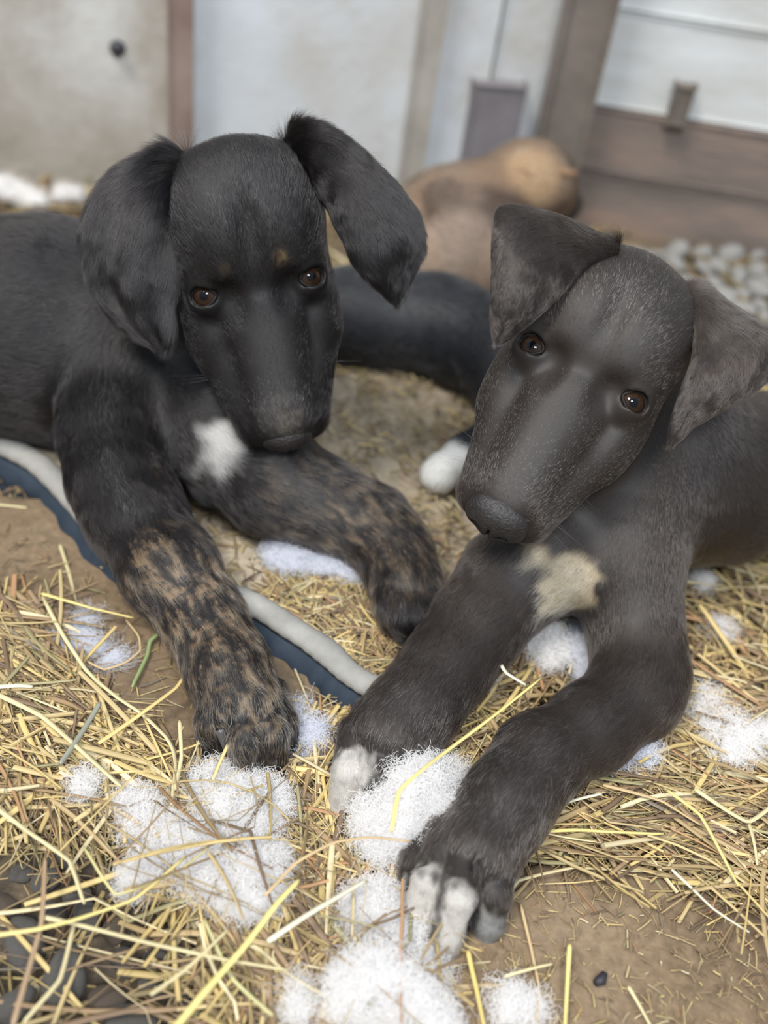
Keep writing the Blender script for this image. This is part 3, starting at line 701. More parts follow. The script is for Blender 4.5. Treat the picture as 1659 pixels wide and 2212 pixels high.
Y, PA, WH, TA, GR, GY, BR = (.64, .53, .20), (.58, .50, .28), (.62, .58, .44), (.50, .36, .19), (.24, .30, .13), (.26, .26, .20), (.32, .22, .13)
TR = [([(90, 1283), (130, 1298), (200, 1318), (289, 1335)], 9, Y, .024, 'bright yellow straw lying over the bluish wisp on the left slab'),
 ([(92, 1288), (130, 1360), (190, 1450), (250, 1500), (310, 1540), (360, 1590), (375, 1620), (380, 1660), (370, 1740)], 10, PA, .026, 'long kinked straw running down the left slab towards the paw'),
 ([(130, 1180), (148, 1230), (168, 1302)], 9, PA, .014, 'pale stem pointing down at the bluish wisp on the left slab'),
 ([(-20, 1092), (60, 1096), (110, 1130), (150, 1180)], 7, PA, .012, 'thin pale stem beside the navy side of the mat at left edge'),
 ([(212, 1602), (300, 1545), (380, 1490), (420, 1432)], 11, (.58, .44, .18), .030, 'amber straw crossing the long kinked one left of the brindle foreleg'),
 ([(-20, 2024), (80, 2012), (160, 1992), (290, 1945), (400, 1850)], 11, Y, .034, 'yellow stem rising from bottom left edge over the pebbles'),
 ([(85, 1975), (160, 1993), (330, 2040), (480, 2075), (620, 2100)], 11, PA, .032, 'pale stem falling to the right across the pebbles'),
 ([(350, 2250), (450, 2130), (530, 2040), (600, 1950), (645, 1905)], 17, Y, .040, 'thick bright straw slanting up from the bottom edge to the stuffing'),
 ([(578, 2032), (650, 1987), (720, 1947), (790, 1905)], 14, WH, .034, 'nearly white thick straw left of the near white-toed paw'),
 ([(160, 1992), (130, 2120), (50, 2215)], 10, PA, .026, 'bent stem dropping to the bottom left from the crossing straws'),
 ([(845, 1800), (862, 1712), (930, 1652), (1060, 1552), (1170, 1462)], 10, Y, .078, 'long yellow straw leaning over the ball of stuffing'),
 ([(1110, 1803), (1240, 1797), (1300, 1797), (1435, 1799)], 10, Y, .034, 'straight yellow straw lying level on the hay right of the near foreleg'),
 ([(1450, 1880), (1500, 1920), (1545, 1960), (1620, 2012)], 8, WH, .030, 'thin white straw at the edge of the bottom right slab'),
 ([(1230, 2042), (1228, 2120), (1222, 2220)], 11, Y, .022, 'upright-looking yellow straw on the bottom right slab'),
 ([(1012, 2050), (1030, 2130), (1045, 2220)], 12, (.62, .47, .16), .022, 'amber straw running down from under the near paw'),
 ([(1355, 2135), (1392, 2190), (1425, 2240)], 9, PA, .018, 'pale straw leaving the bottom edge on the brown slab'),
 ([(1440, 1710), (1510, 1765), (1560, 1850), (1597, 1912)], 10, Y, .036, 'bent yellow straw sloping down the hay at the right'),
 ([(1090, 2108), (1140, 2098), (1192, 2084)], 8, PA, .020, 'short pale straw pointing right below the near paw'),
 ([(1125, 1955), (1150, 2050), (1167, 2130), (1160, 2205)], 8, TA, .018, 'tan bent stem right of the near paw on the slab'),
 ([(-20, 1480), (30, 1484), (72, 1489)], 14, WH, .034, 'short thick pale straw end at the left edge'),
 ([(-20, 1492), (90, 1550), (180, 1630), (262, 1702)], 13, PA, .032, 'thick pale stalk bundle slanting down the left hay'),
 ([(216, 1515), (172, 1585), (130, 1652)], 12, GY, .036, 'grey weathered stem on the left hay'),
 ([(366, 1352), (325, 1382), (318, 1412), (285, 1482)], 9, GR, .018, 'green grass blade on the left slab'),
 ([(272, 1343), (300, 1378), (303, 1410), (272, 1434), (225, 1447), (185, 1425), (178, 1395)], 5, TA, .020, 'thin curled stem looped round the bluish wisp'),
 ([(820, 1130), (822, 1180), (824, 1226)], 17, (.50, .42, .17), .046, 'thick straw stub beside the flat white stuffing'),
 ([(1052, 1400), (1072, 1376), (1070, 1420), (1092, 1458), (1135, 1482)], 12, WH, .052, 'hooked pale straw between the right puppy forelegs'),
 ([(388, 1560), (392, 1640), (378, 1705)], 9, PA, .030, 'short upright-looking straw left of the brindle paw'),
 ([(572, 1932), (640, 1862), (720, 1822), (800, 1813), (885, 1822)], 8, TA, .044, 'tan arching stem below the ball of stuffing'),
 ([(-20, 1740), (60, 1800), (150, 1862), (182, 1950)], 11, PA, .030, 'stem at the left edge bending down onto the pebbles'),
 ([(28, 2220), (90, 2000), (97, 1850)], 13, BR, .030, 'brown stem standing over the pebbles at bottom left'),
 ([(325, 2152), (400, 2092), (492, 2005)], 10, PA, .036, 'straw slanting over the pebbles beside the thick bright one'),
 ([(1500, 1705), (1618, 1772), (1690, 1722)], 12, PA, .034, 'pale straw bent into a wide V at the right edge'),
 ([(1618, 1772), (1626, 1820), (1634, 1872)], 9, PA, .030, 'short stem hanging from the bent straw at the right edge'),
 ([(1300, 1700), (1430, 1730), (1520, 1780)], 9, TA, .032, 'tan stem crossing the hay at upper right of the slab'),
 ([(1160, 1780), (1215, 1740), (1300, 1715)], 10, WH, .034, 'pale stem rising right from the near foreleg'),
 ([(590, 2190), (500, 2110), (440, 1990)], 9, (.45, .42, .2), .032, 'greenish stem under the thick bright straw'),
 ([(1060, 1990), (1120, 1900), (1240, 1870), (1390, 1880)], 9, (.5, .42, .24), .022, 'long bent stem tracing the top edge of the brown slab'),
 ([(700, 1470), (760, 1500), (700, 1545)], 6, TA, .014, 'small bent stem on the slab between the puppies'),
 ([(180, 1830), (250, 1930), (380, 1880), (450, 1830)], 7, (.5, .44, .2), .036, 'curved stem between two stuffing clumps at lower left')]
for path, w, c, z, lab in TR:
    K_ = np.array([atz(a, b, z) for a, b in path]); q = catmull(K_, 22); tt = np.linspace(0, len(K_)-1, 22); q = .3*q+.7*np.stack([np.interp(tt, np.arange(len(K_)), K_[:, i]) for i in range(3)], 1); L = len(q); r_ = np.random.default_rng(len(lab))
    q[:, 2] += .002*np.sin(np.linspace(0, 3, L)+len(lab)); wpx = w*depth(q[L//2])/FPX
    V = ribbon(q, np.full(L, wpx)*np.concatenate([[.7], np.ones(L-2), [.5]]), wpx*.55, .8, 8)
    cs = np.repeat(np.array(c)[None]*(1+.14*vnoise(q, .012, 9))[:, None], 8, 0)
    F = [tuple(f) for f in ribF(L, 8)]+[tuple(range(8))[::-1], tuple((L-1)*8+j for j in range(8))]
    tag(meshobj('straw_stalk', V, F, M_STRAW, None, attrs={'col': cs}, loc=q[L//2]), lab, 'straw')

# ================================================================ PEBBLES
M_PEB = [noise_mat('dark_pebble_stone', [(.075, .070, .066), (.15, .14, .125), (.23, .205, .18)], 40, .75, .8, 260, .0012, spec=.4),
         noise_mat('brown_pebble_stone', [(.11, .085, .065), (.21, .165, .125)], 40, .8, .8, 260, .0012, spec=.3)]
M_GRAVEL = noise_mat('pale_gravel_stone', [(.24, .235, .22), (.36, .35, .33)], 40, .8, .6, 200, .001)
pebs = []
for i in range(10):
    bm = bmesh.new(); bmesh.ops.create_icosphere(bm, subdivisions=3, radius=1)
    V = np.array([v.co[:] for v in bm.verts]); r = np.random.default_rng(500+i)
    for _ in range(7):                          # flats knocked off, as on broken gravel
        n = nrm(r.normal(size=3)); h = r.uniform(.62, .9); d = V@n; V = V-np.maximum(d-h, 0)[:, None]*n*.9
    V *= 1+.07*vnoise(V, .5, 70+i)[:, None]; V *= [1, .8, .62]
    for v, c in zip(bm.verts, V): v.co = Vector(c)
    me = bpy.data.meshes.new('pebble'); bm.to_mesh(me); bm.free(); me.polygons.foreach_set('use_smooth', [True]*len(me.polygons)); me.materials.append(M_PEB[i % 3 == 2]); pebs.append(me)
def strew(poly, n, rr, z, label, group, seed, m=None, name='pebble'):
    r = np.random.default_rng(seed); P = gpoly(poly, z); A = np.array(P); lo, hi = A.min(0), A.max(0); got = []
    for _ in range(n*60):
        if len(got) >= n: break
        q = r.uniform(lo, hi); s = r.uniform(*rr)
        if not inpoly(q[None], P)[0]: continue
        if any((q[0]-a)**2+(q[1]-b)**2 < (.80*(s+t))**2 for a, b, t in got): continue
        got.append((q[0], q[1], s)); me = pebs[r.integers(10)]
        if m is not None:
            me = me.copy(); me.materials.clear(); me.materials.append(m)
        o = bpy.data.objects.new(name, me); o.location = (q[0], q[1], z+s*.25*r.random()); o.scale = (s, s*r.uniform(.8, 1.1), s*r.uniform(.8, 1.1)); o.rotation_euler = (r.normal()*.3, r.normal()*.3, r.random()*6.3)
        COL.objects.link(o); tag(o, label, 'pebble', group)
strew([(-60, 1690), (60, 1700), (120, 1830), (400, 1900), (600, 2080), (640, 2280), (-60, 2280)], 110, (.0075, .0170), -.006, 'small dark grey pebble among the straw at bottom left', 'dark pebbles at bottom left', 401)
strew([(1360, 560), (1500, 540), (1740, 560), (1740, 720), (1450, 640)], 60, (.010, .022), .004, 'pale blurred gravel stone at the foot of the right wall', 'gravel by the right wall', 402, M_GRAVEL, 'gravel_stone')
cl = atz(1298, 2118, .016)
V, F = tube([cl+np.array([-.003, -.002, 0]), cl, cl+np.array([.002, .004, .001])], [.0018, .0030, .0016], 8); tag(meshobj('dirt_clod', V, F, mat('black_clod', (.02, .02, .025), .6)), 'small black lump lying on the bottom right slab', 'clod')

# ================================================================ WHITE STUFFING
def fluff_mat(name, c):
    m = bpy.data.materials.new(name); m.use_nodes = True; t = m.node_tree; t.nodes.clear(); o = t.nodes.new('ShaderNodeOutputMaterial')
    d = t.nodes.new('ShaderNodeBsdfDiffuse'); tr = t.nodes.new('ShaderNodeBsdfTranslucent'); mx = t.nodes.new('ShaderNodeMixShader'); mx.inputs[0].default_value = .45
    d.inputs[0].default_value = (*c, 1); tr.inputs[0].default_value = (*c, 1); t.links.new(d.outputs[0], mx.inputs[1]); t.links.new(tr.outputs[0], mx.inputs[2]); t.links.new(mx.outputs[0], o.inputs[0]); return m
M_FL = {'w': fluff_mat('white_fibre', (.94, .925, .91)), 'b': fluff_mat('bluish_white_fibre', (.87, .885, .94))}
def fluff(lobes, label, n, seed, c='w', z0=.0, h=.6, wisp=False, group=None):
    """lobes: (px, py, rx, ry) in photo pixels, resting at height z0"""
    r = np.random.default_rng(seed); R = []
    for px, py, rx, ry in lobes:
        g = atz(px, py, z0); s = depth(g)/FPX; a, b = rx*s, ry*s/.82; zz = min(a, b)*h
        M = np.eye(3); R.append(ell(g+[0, 0, zz*.55], (a, b, zz), M, .012))
    vox = .0022; P, F = sdf_mesh(R, vox, 2); N = vnormals(P, F)
    P = P+N*(.0060*vnoise(P, .020, seed)+.0035*vnoise(P, .009, seed+1)+.0016*vnoise(P, .004, seed+2)-.001)[:, None]; N = vnormals(P, F)
    base = atz(lobes[0][0], lobes[0][1], z0); root = empty('stuffing_clump', base, label, 'stuffing', group)
    if not wisp: meshobj('core', P, F, M_FL[c], root)
    area = .5*np.linalg.norm(np.cross(P[F[:, 2]]-P[F[:, 0]], P[F[:, 3]]-P[F[:, 1]]), axis=1)*np.where(N[F].mean(1)[:, 2] > -.3, 1, .1)
    f = r.choice(len(F), n, p=area/area.sum()); u = r.random((n, 1)); v = r.random((n, 1)); Q = P[F[f]]
    p = Q[:, 0]*(1-u)*(1-v)+Q[:, 1]*u*(1-v)+Q[:, 2]*u*v+Q[:, 3]*(1-u)*v; nn = N[F[f]].mean(1)
    K = 8; pts = np.zeros((n, K, 3)); q = p+nn*(r.random((n, 1))*(.0022 if not wisp else .003)-(.0008 if not wisp else .006*r.random((n, 1))))
    d = r.normal(size=(n, 3)); d -= (d*nn).sum(1)[:, None]*nn*.95; d /= np.linalg.norm(d, axis=1)[:, None]; ax = r.normal(size=(n, 3)); ax /= np.linalg.norm(ax, axis=1)[:, None]
    L = (.006+.012*r.random((n, 1)))/(K-1)
    for k in range(K):
        pts[:, k] = q; q = q+d*L; turn = r.normal(.0, .5, (n, 1))+.75; d = d+np.cross(ax, d)*turn-nn*.06*(k > 3); d /= np.linalg.norm(d, axis=1)[:, None]
    pts[..., 2] = np.maximum(pts[..., 2], z0-.002)
    o = curvesobj('fibres', pts, np.full((n, K), .00009), np.tile([[.8, .8, .82]], (n, 1)), M_FL[c], root); o['kind'] = 'stuff'
    return root
FK = FLUFFK
fluff([(880, 1760, 108, 92), (850, 1830, 72, 55), (940, 1710, 55, 50)], 'large round ball of white stuffing between the right puppy forepaws', int(14000*FK), 1, z0=.010, h=.85)
fluff([(480, 1730, 60, 55), (530, 1780, 85, 65), (560, 1740, 50, 60)], 'white stuffing clump just below the brindle forepaw', int(9000*FK), 2, z0=.008)
fluff([(290, 1770, 50, 50), (350, 1800, 60, 32), (420, 1810, 50, 28)], 'white stuffing lobe reaching left over the hay, below the slab', int(6500*FK), 3, z0=.010)
fluff([(440, 1880, 45, 50), (500, 1920, 80, 55), (565, 1900, 40, 45)], 'thick white stuffing clump nearest the thick bright straw', int(9000*FK), 4, z0=.010)
fluff([(315, 1900, 48, 42)], 'small white tuft of stuffing above the pebbles', int(2600*FK), 5, z0=.008)
fluff([(650, 1610, 46, 55), (655, 1560, 35, 40)], 'bluish white stuffing beside the brindle forepaw', int(3800*FK), 6, 'b', z0=.006, h=.5)
fluff([(800, 1990, 80, 62), (850, 2060, 85, 70), (900, 2110, 55, 55)], 'white stuffing spread left of the near white-toed paw', int(12000*FK), 7, z0=.006, h=.5)
fluff([(820, 2160, 85, 70), (890, 2190, 70, 55)], 'brightest stuffing clump at the bottom edge', int(9500*FK), 8, z0=.012, h=.8)
fluff([(640, 2165, 34, 50)], 'small tuft of stuffing sunk in hay at the bottom edge', int(2600*FK), 9, z0=.006)
fluff([(1115, 2185, 55, 38), (1070, 2200, 30, 25)], 'wispy stuffing on the brown slab at the bottom edge', int(2600*FK), 10, z0=.010, h=.4)
fluff([(185, 1706, 16, 24)], 'tiny white tuft in the left hay', int(700*FK), 11, z0=.018)
fluff([(640, 1212, 70, 26), (720, 1228, 90, 28), (790, 1245, 55, 20)], 'flat bluish white stuffing on the mat between the two puppies', int(6000*FK), 12, 'b', z0=BZ, h=.5)
fluff([(1005, 1480, 35, 28), (1040, 1445, 30, 32)], 'blue-shaded stuffing behind the far foreleg of the right puppy', int(2500*FK), 13, 'b', z0=.020)
fluff([(1165, 1385, 42, 50), (1190, 1420, 35, 30)], 'blurred stuffing lump under the tan chest patch', int(2500*FK), 14, z0=.022)
fluff([(1270, 1400, 40, 50), (1265, 1450, 32, 40)], 'bluish stuffing tucked inside the bend of the near foreleg', int(2500*FK), 15, 'b', z0=.022)
fluff([(1350, 1632, 58, 34), (1300, 1650, 30, 20)], 'white stuffing poking out below the near foreleg elbow', int(3500*FK), 16, 'b', z0=.022)
fluff([(1470, 1560, 70, 30), (1540, 1540, 45, 50), (1580, 1620, 60, 48), (1660, 1610, 40, 40)], 'big blurred stuffing heap on the hay at the right', int(6000*FK), 17, z0=.016)
fluff([(1520, 1265, 26, 18)], 'small blurred tuft of stuffing behind the right puppy elbow', 700, 18, z0=.016)
fluff([(1560, 1370, 34, 18)], 'low blurred tuft on the hay near the right edge', 700, 19, z0=.014)
fluff([(1650, 1150, 30, 34)], 'blurred white tuft by the belly of the right puppy at the edge', 700, 20, z0=.010)
fluff([(1022, 618, 34, 16)], 'small bright tuft far behind, beside the tan dog', 500, 21, 'b', z0=.02)
fluff([(20, 420, 60, 24), (75, 440, 30, 18)], 'pale stuffing against the back wall at the left edge', 1200, 22, z0=.006)
fluff([(155, 432, 34, 20)], 'pale tuft by the back wall left of the puppy ear', 800, 23, z0=.006)
def wisp(pts, label, n, seed, c, z, spread=24, segs=True):
    r = np.random.default_rng(seed); C = np.array([atz(a, b, z) for a, b, _ in pts]); S = np.array([s for *_, s in pts])
    root = empty('stuffing_wisp', C[0], label, 'stuffing'); i = r.integers(0, len(C)-1, n); t = r.random((n, 1))
    q = C[i]*(1-t)+C[i+1]*t; s = (S[i]*(1-t[:, 0])+S[i+1]*t[:, 0])*depth(C[0])/FPX
    q = q+r.normal(size=(n, 3))*s[:, None]*[.6, .7, .12]; q[:, 2] = z+np.abs(q[:, 2]-z)
    K = 8; P = np.zeros((n, K, 3)); d = r.normal(size=(n, 3))*[1, 1, .25]; d /= np.linalg.norm(d, axis=1)[:, None]; L = (.006+.012*r.random((n, 1)))/(K-1)
    for k in range(K):
        P[:, k] = q; q = q+d*L; d = d+np.cross([0, 0, 1.], d)*r.normal(.2, .5, (n, 1))+r.normal(size=(n, 3))*.15*[1, 1, .5]; d /= np.linalg.norm(d, axis=1)[:, None]
    P[..., 2] = np.maximum(P[..., 2], z)
    o = curvesobj('fibres', P, np.full((n, K), .00006), np.tile([[.8, .8, .85]], (n, 1)), M_FL[c], root); o['kind'] = 'stuff'
wisp([(185, 1325, 14), (180, 1365, 26), (130, 1385, 24), (190, 1395, 26), (225, 1415, 22), (255, 1422, 16)], 'wispy bluish tuft of fibres on the left stone slab', 1700, 24, 'b', .014)
# ================================================================ THE TWO PUPPIES IN FRONT
S_LIN = lambda r, g, b: tuple(((c/255+.055)/1.055)**2.4 if c > 10 else c/255/12.92 for c in (r, g, b))

def leftdog():
    h = Head(atd(557, 616, .655), 10, 4, -2)
    A = lambda x, y, z: atz(x, y, z)
    R = head_prims(h, {'mw': .75})
    T0, T1, T2, T3 = atd(290, 790, .795), atd(100, 715, .80), atd(-180, 700, .80), atd(-480, 690, .80)
    R += [cone(h.w(0, 4.5, -8), atd(400, 660, .765), .038, .050, .03), cone(atd(400, 660, .765), T0, .050, .062, .03),
          cone(T0, T1, .066, .075, .03), cone(T1, T2, .075, .072, .03), cone(T2, T3, .072, .070, .03),
          ell(atd(-520, 720, .82), (.07, .075, .072), None, .03, (-1, 0, -.3)),
          cone(A(-560, 800, .09), A(-430, 900, .055), .05, .034, .02), cone(A(-430, 900, .055), A(-600, 930, .05), .028, .018, .012),
          cone(A(-600, 930, .05), A(-470, 985, .045), .018, .02, .012),
          cone(A(-640, 640, .12), A(-900, 700, .06), .018, .007, .02),
          cone(atd(330, 800, .79), atd(460, 890, .765), .058, .040, .03),                       # chest
          cone(A(500, 930, .08), A(470, 1000, .07), .034, .028, .02)]
    # near foreleg
    R += leg_chain([(atd(275, 830, .755), .044), (atd(250, 930, .735), .036), (A(255, 1030, .075), .030), (A(290, 1110, .066), .029),
                    (A(365, 1230, .058), .0275), (A(440, 1340, .048), .0225), (A(490, 1440, .042), .0220), (A(520, 1520, .036), .0240)], .014)
    for t in ([(475, 1480, .036, .0125), (462, 1555, .034, .0108), (462, 1608, .0145, .0098)],
              [(515, 1500, .040, .013), (532, 1595, .038, .0112), (537, 1652, .0150, .0100)],
              [(555, 1505, .038, .013), (580, 1580, .036, .0108), (588, 1640, .0145, .0098)],
              [(575, 1500, .032, .012), (606, 1560, .029, .0098), (614, 1608, .0130, .0088)]):
        for a, b in zip(t, t[1:]): R.append(cone(A(*a[:3]), A(*b[:3]), a[3], b[3], .0016))
    for a, b in (((495, 1520, .052), (497, 1660, .026)), ((558, 1545, .052), (563, 1680, .024))): R.append(cone(A(*a), A(*b), .0010, .0034, .003, None, -1))
    # far foreleg, reaching over the bedding
    R += leg_chain([(A(480, 900, .09), .045), (A(590, 1040, .070), .034), (A(700, 1090, .062), .028), (A(800, 1135, .058), .0245),
                    (A(850, 1190, .054), .022), (A(875, 1260, .050), .024)], .014)
    for i, (a, b, c) in enumerate((((858, 1260), (845, 1300), (850, 1330)), ((872, 1265), (870, 1320), (876, 1352)), ((890, 1262), (898, 1315), (904, 1345)), ((900, 1250), (918, 1295), (925, 1322)))):
        R += [cone(A(*a, .05), A(*b, .052), .013, .011, .004), cone(A(*b, .052), A(*c, .042), .011, .010, .004)]
    fa = [(A(385, 1265, .07), .045, .9), (A(450, 1350, .065), .042, 1), (A(530, 1480, .05), .04, .75), (A(560, 1600, .04), .035, .55), (A(700, 1090, .075), .05, .35), (A(820, 1180, .07), .05, .35), (A(380, 960, .12), .03, .25)]
    def colf(P):
        c = blend_spots(P, (.0105, .0090, .0090), [
            (atd(500, 960, .722), .025, .010, (.60, .58, .55), .006, .01)])
        st = vnoise(P*np.array([1, 1, 1.3]), .0060, 31)*.45+vnoise(P, .0024, 32)*.75-.05
        for ce, rr, am in fa:
            w = np.clip((rr-np.linalg.norm(P-ce, axis=1))/.018, 0, 1)*am
            w = (w*np.clip((st+.02)*2.4, 0, 1))[:, None]; c = c*(1-w)+np.array([.26, .18, .11])*w
        q = (P-h.o)@h.M/h.s
        def hs(x, y, r, am, colr):
            nonlocal c
            w = np.clip((r-np.hypot(q[:, 0]-x, q[:, 1]-y))/(.5*r), 0, 1)*am*(q[:, 2] > -3)
            w = (w*np.clip(.55+vnoise(P, .0022, 33), 0, 1))[:, None]; c = c*(1-w)+np.array(colr)*w
        hs(1.55, 1.25, .55, .8, (.20, .13, .06)); hs(-1.7, 1.1, .45, .35, (.15, .10, .05))
        hs(0, -7.9, 1.7, .75, (.13, .115, .10)); hs(.3, -8.5, 1.0, .5, (.22, .18, .12))
        w = np.clip((1.9-np.abs(q[:, 0]))/1.2, 0, 1)*np.clip((-1.3-q[:, 1])/1.5, 0, 1)*(q[:, 2] > -3)*.5
        c = c*(1-w[:, None])+np.array([.045, .040, .038])*w[:, None]
        return c
    def lenf(P):
        q = (P-h.o)@h.M/h.s; L = np.full(len(P), .0075)
        inh = np.linalg.norm(q-np.array([0, 1, -3]), axis=1)
        wh = np.clip((11-inh)/3, 0, 1); Lh = .0032+.0022*np.clip((q[:, 1]+1)/6, 0, 1)
        L = L*(1-wh)+Lh*wh; td = np.linalg.norm(P-A(535, 1600, .025), axis=1); return L*np.clip(.55+(td-.03)/.03, .55, 1)
    d = .660
    L_ear = [[(402, 335, .668), (372, 322, .664), (325, 332, .660), (232, 395, .662), (188, 480, .668), (188, 580, .672), (232, 672, .672), (300, 728, .670), (338, 745, .668)],
             [(404, 345, .664), (372, 340, .656), (320, 368, .648), (262, 430, .646), (236, 510, .650), (240, 600, .656), (275, 680, .660), (342, 748, .666)],
             [(404, 360, .662), (385, 372, .653), (350, 420, .644), (318, 490, .642), (300, 570, .646), (305, 650, .652), (345, 748, .666)],
             [(403, 380, .662), (392, 410, .656), (378, 470, .650), (366, 545, .650), (358, 620, .654), (355, 690, .658), (350, 748, .666)],
             [(398, 400, .668), (394, 430, .664), (384, 490, .660), (375, 560, .660), (368, 630, .662), (362, 700, .664), (352, 748, .667)]]
    R_ear = [[(618, 300, .672), (638, 266, .664), (700, 272, .660), (780, 325, .660), (855, 402, .664), (905, 470, .668), (915, 528, .670), (895, 600, .670), (868, 650, .668)],
             [(622, 312, .668), (650, 292, .656), (705, 308, .650), (775, 368, .648), (838, 440, .650), (872, 510, .654), (875, 570, .660), (862, 652, .666)],
             [(626, 325, .666), (662, 320, .652), (708, 350, .644), (762, 420, .640), (806, 490, .642), (832, 560, .650), (848, 645, .664)],
             [(630, 338, .666), (668, 352, .655), (702, 398, .648), (738, 465, .644), (768, 530, .646), (800, 590, .652), (836, 640, .664)],
             [(632, 350, .672), (664, 380, .668), (692, 425, .664), (720, 480, .662), (748, 540, .660), (780, 598, .660), (828, 640, .666)]]
    return build_dog('black puppy with white chest and brindle forelegs, head lowered, lying at left', A(200, 1000, 0.0), R, h, colf, lenf,
        NF1, VOX, [(L_ear, .0035, int(NF1*.16), .0095, (.0028, 2.3, .5)), (R_ear, .0035, int(NF1*.16), .0075, (.0018, 1.2, 2.0))],
        [(A(474, 1575, .038), A(489, 1634, .020), .0032), (A(549, 1645, .026), A(558, 1685, .010), .0028), (A(593, 1635, .024), A(594, 1676, .010), .0027), (A(620, 1600, .020), A(632, 1638, .008), .0024)],
        100, 22, nose=(.35, .95), guard=[(h.w(0, -7.3, -.3), .021, 900, (.34, .31, .27), .0032), (A(530, 1560, .045), .05, 1600, (.30, .22, .14), .0065), (h.w(0, 3, 2), .035, 700, (.10, .09, .085), .005)])

def rightdog():
    h = Head(atd(1262, 800, .612), -29, 24, 2, 1.0)
    A = lambda x, y, z: atz(x, y, z)
    R = head_prims(h, {'cr': .22})
    T0, T1, T2, T3 = A(1430, 1030, .100), A(1560, 1035, .088), A(1700, 1010, .084), A(1830, 1000, .082)
    R += [cone(h.w(0, 6, -7.5), A(1440, 950, .125), .036, .042, .03), cone(A(1440, 950, .125), T0, .042, .050, .03),
          cone(T0, T1, .050, .052, .03), cone(T1, T2, .052, .048, .03), cone(T2, T3, .048, .052, .03),
          cone(A(1830, 1010, .08), A(1760, 1130, .05), .045, .03, .02), cone(A(1760, 1130, .05), A(1900, 1160, .045), .026, .018, .012),
          cone(A(1900, 1160, .03), A(1790, 1215, .024), .018, .018, .012),
          cone(A(1960, 960, .08), A(2150, 1050, .03), .015, .006, .02),
          cone(T0, A(1280, 1150, .080), .048, .042, .03), cone(A(1280, 1150, .080), A(1200, 1200, .072), .042, .030, .02),
          cone(h.w(0, 1, -6.5), A(1290, 1110, .090), .035, .040, .03)]
    R += leg_chain([(A(1350, 1090, .105), .043), (A(1350, 1220, .080), .035), (A(1370, 1350, .058), .0275), (A(1385, 1450, .047), .0265),
                    (A(1370, 1500, .045), .0255), (A(1280, 1570, .044), .0235), (A(1165, 1640, .044), .0235), (A(1100, 1730, .042), .0225), (A(1035, 1830, .036), .0250)], .014)
    for t in ([(950, 1790, .030, .011), (900, 1860, .028, .0088), (884, 1925, .0120, .0080)],
              [(970, 1810, .038, .0125), (926, 1900, .036, .0090), (896, 1968, .020, .0086), (882, 2005, .0090, .0070)],
              [(1015, 1830, .040, .0135), (988, 1935, .040, .0106), (964, 2015, .022, .0104), (955, 2058, .0095, .0080)],
              [(1070, 1830, .037, .0130), (1066, 1930, .033, .0098), (1054, 1990, .018, .0094), (1046, 2024, .0090, .0074)]):
        for a, b in zip(t, t[1:]): R.append(cone(A(*a[:3]), A(*b[:3]), a[3], b[3], .0016))
    for a, b in (((965, 1850, .052), (940, 1955, .043)), ((940, 1955, .043), (916, 2050, .022)), ((1028, 1860, .052), (1010, 2050, .022)), ((922, 1850, .045), (885, 1950, .022))): R.append(cone(A(*a), A(*b), .0020, .0040, .003, None, -1))
    R += leg_chain([(A(1180, 1200, .080), .038), (A(1110, 1250, .066), .032), (A(1030, 1350, .054), .0275), (A(965, 1440, .047), .0245),
                    (A(905, 1520, .043), .0235), (A(850, 1580, .038), .0265)], .014)
    for t in ([(775, 1585, .034, .012), (750, 1665, .032, .0088), (740, 1742, .0120, .0084)],
              [(820, 1590, .038, .013), (812, 1680, .036, .0100), (806, 1750, .0130, .0095)],
              [(855, 1590, .038, .013), (855, 1680, .036, .0105), (850, 1750, .0130, .0100)],
              [(895, 1590, .034, .013), (908, 1650, .032, .0105), (912, 1700, .0120, .0100)]):
        for a, b in zip(t, t[1:]): R.append(cone(A(*a[:3]), A(*b[:3]), a[3], b[3], .0016))
    white = (.66, .62, .56)
    def colf(P):
        tan = (.55, .45, .30)
        c = blend_spots(P, (.032, .0248, .0205), [
            (A(1130, 1160, .095), .013, .006, tan, .004, .008), (A(1165, 1200, .095), .014, .006, tan, .004, .008), (A(1215, 1255, .085), .021, .007, tan, .007, .008),
            (A(905, 1975, .020), .017, .006, white, .004, .004), (A(930, 1925, .038), .012, .006, white, .004, .004),
            (A(960, 2015, .025), .022, .006, white, .004, .004), (A(982, 1965, .042), .012, .006, white, .004, .004),
            (A(1050, 2000, .020), .011, .006, (.3, .3, .29), .004, .004), (A(885, 2015, .012), .010, .007, (.20, .17, .14), .003, .004), (A(950, 2070, .008), .009, .007, (.26, .24, .22), .003, .004),
            (A(738, 1725, .022), .017, .006, white, .004, .004), (A(755, 1660, .042), .012, .006, white, .004, .004)])
        for g0, g1 in ((A(962, 1850, .050), A(940, 1950, .043)), (A(940, 1950, .043), A(918, 2040, .024)), (A(1028, 1860, .045), A(1012, 2045, .016)), (A(920, 1850, .040), A(880, 1950, .016)), (A(778, 1600, .04), A(770, 1740, .014))):
            dd = sd(cone(g0, g1, 0, 0), P)+.0012*vnoise(P, .003, 45); w = np.clip((.0062-dd)/.0030, 0, 1)[:, None]*.92; c = c*(1-w)+np.array([.032, .026, .022])*w
        c = c*(1-.25*np.clip(vnoise(P, .0022, 44)*1.6-.1, 0, 1)*(c[:, 0] > .25))[:, None]
        q = (P-h.o)@h.M/h.s
        w = np.clip((2.0-np.abs(q[:, 0]))/1.0, 0, 1)*np.clip((-7.2-q[:, 1])/.8, 0, 1)*np.clip((-3.7-q[:, 2])/.5, 0, 1)*.8*(q[:, 1] > -10.8)*(q[:, 2] > -5.6)
        return c*(1-w[:, None])+np.array([.5, .45, .38])*w[:, None]
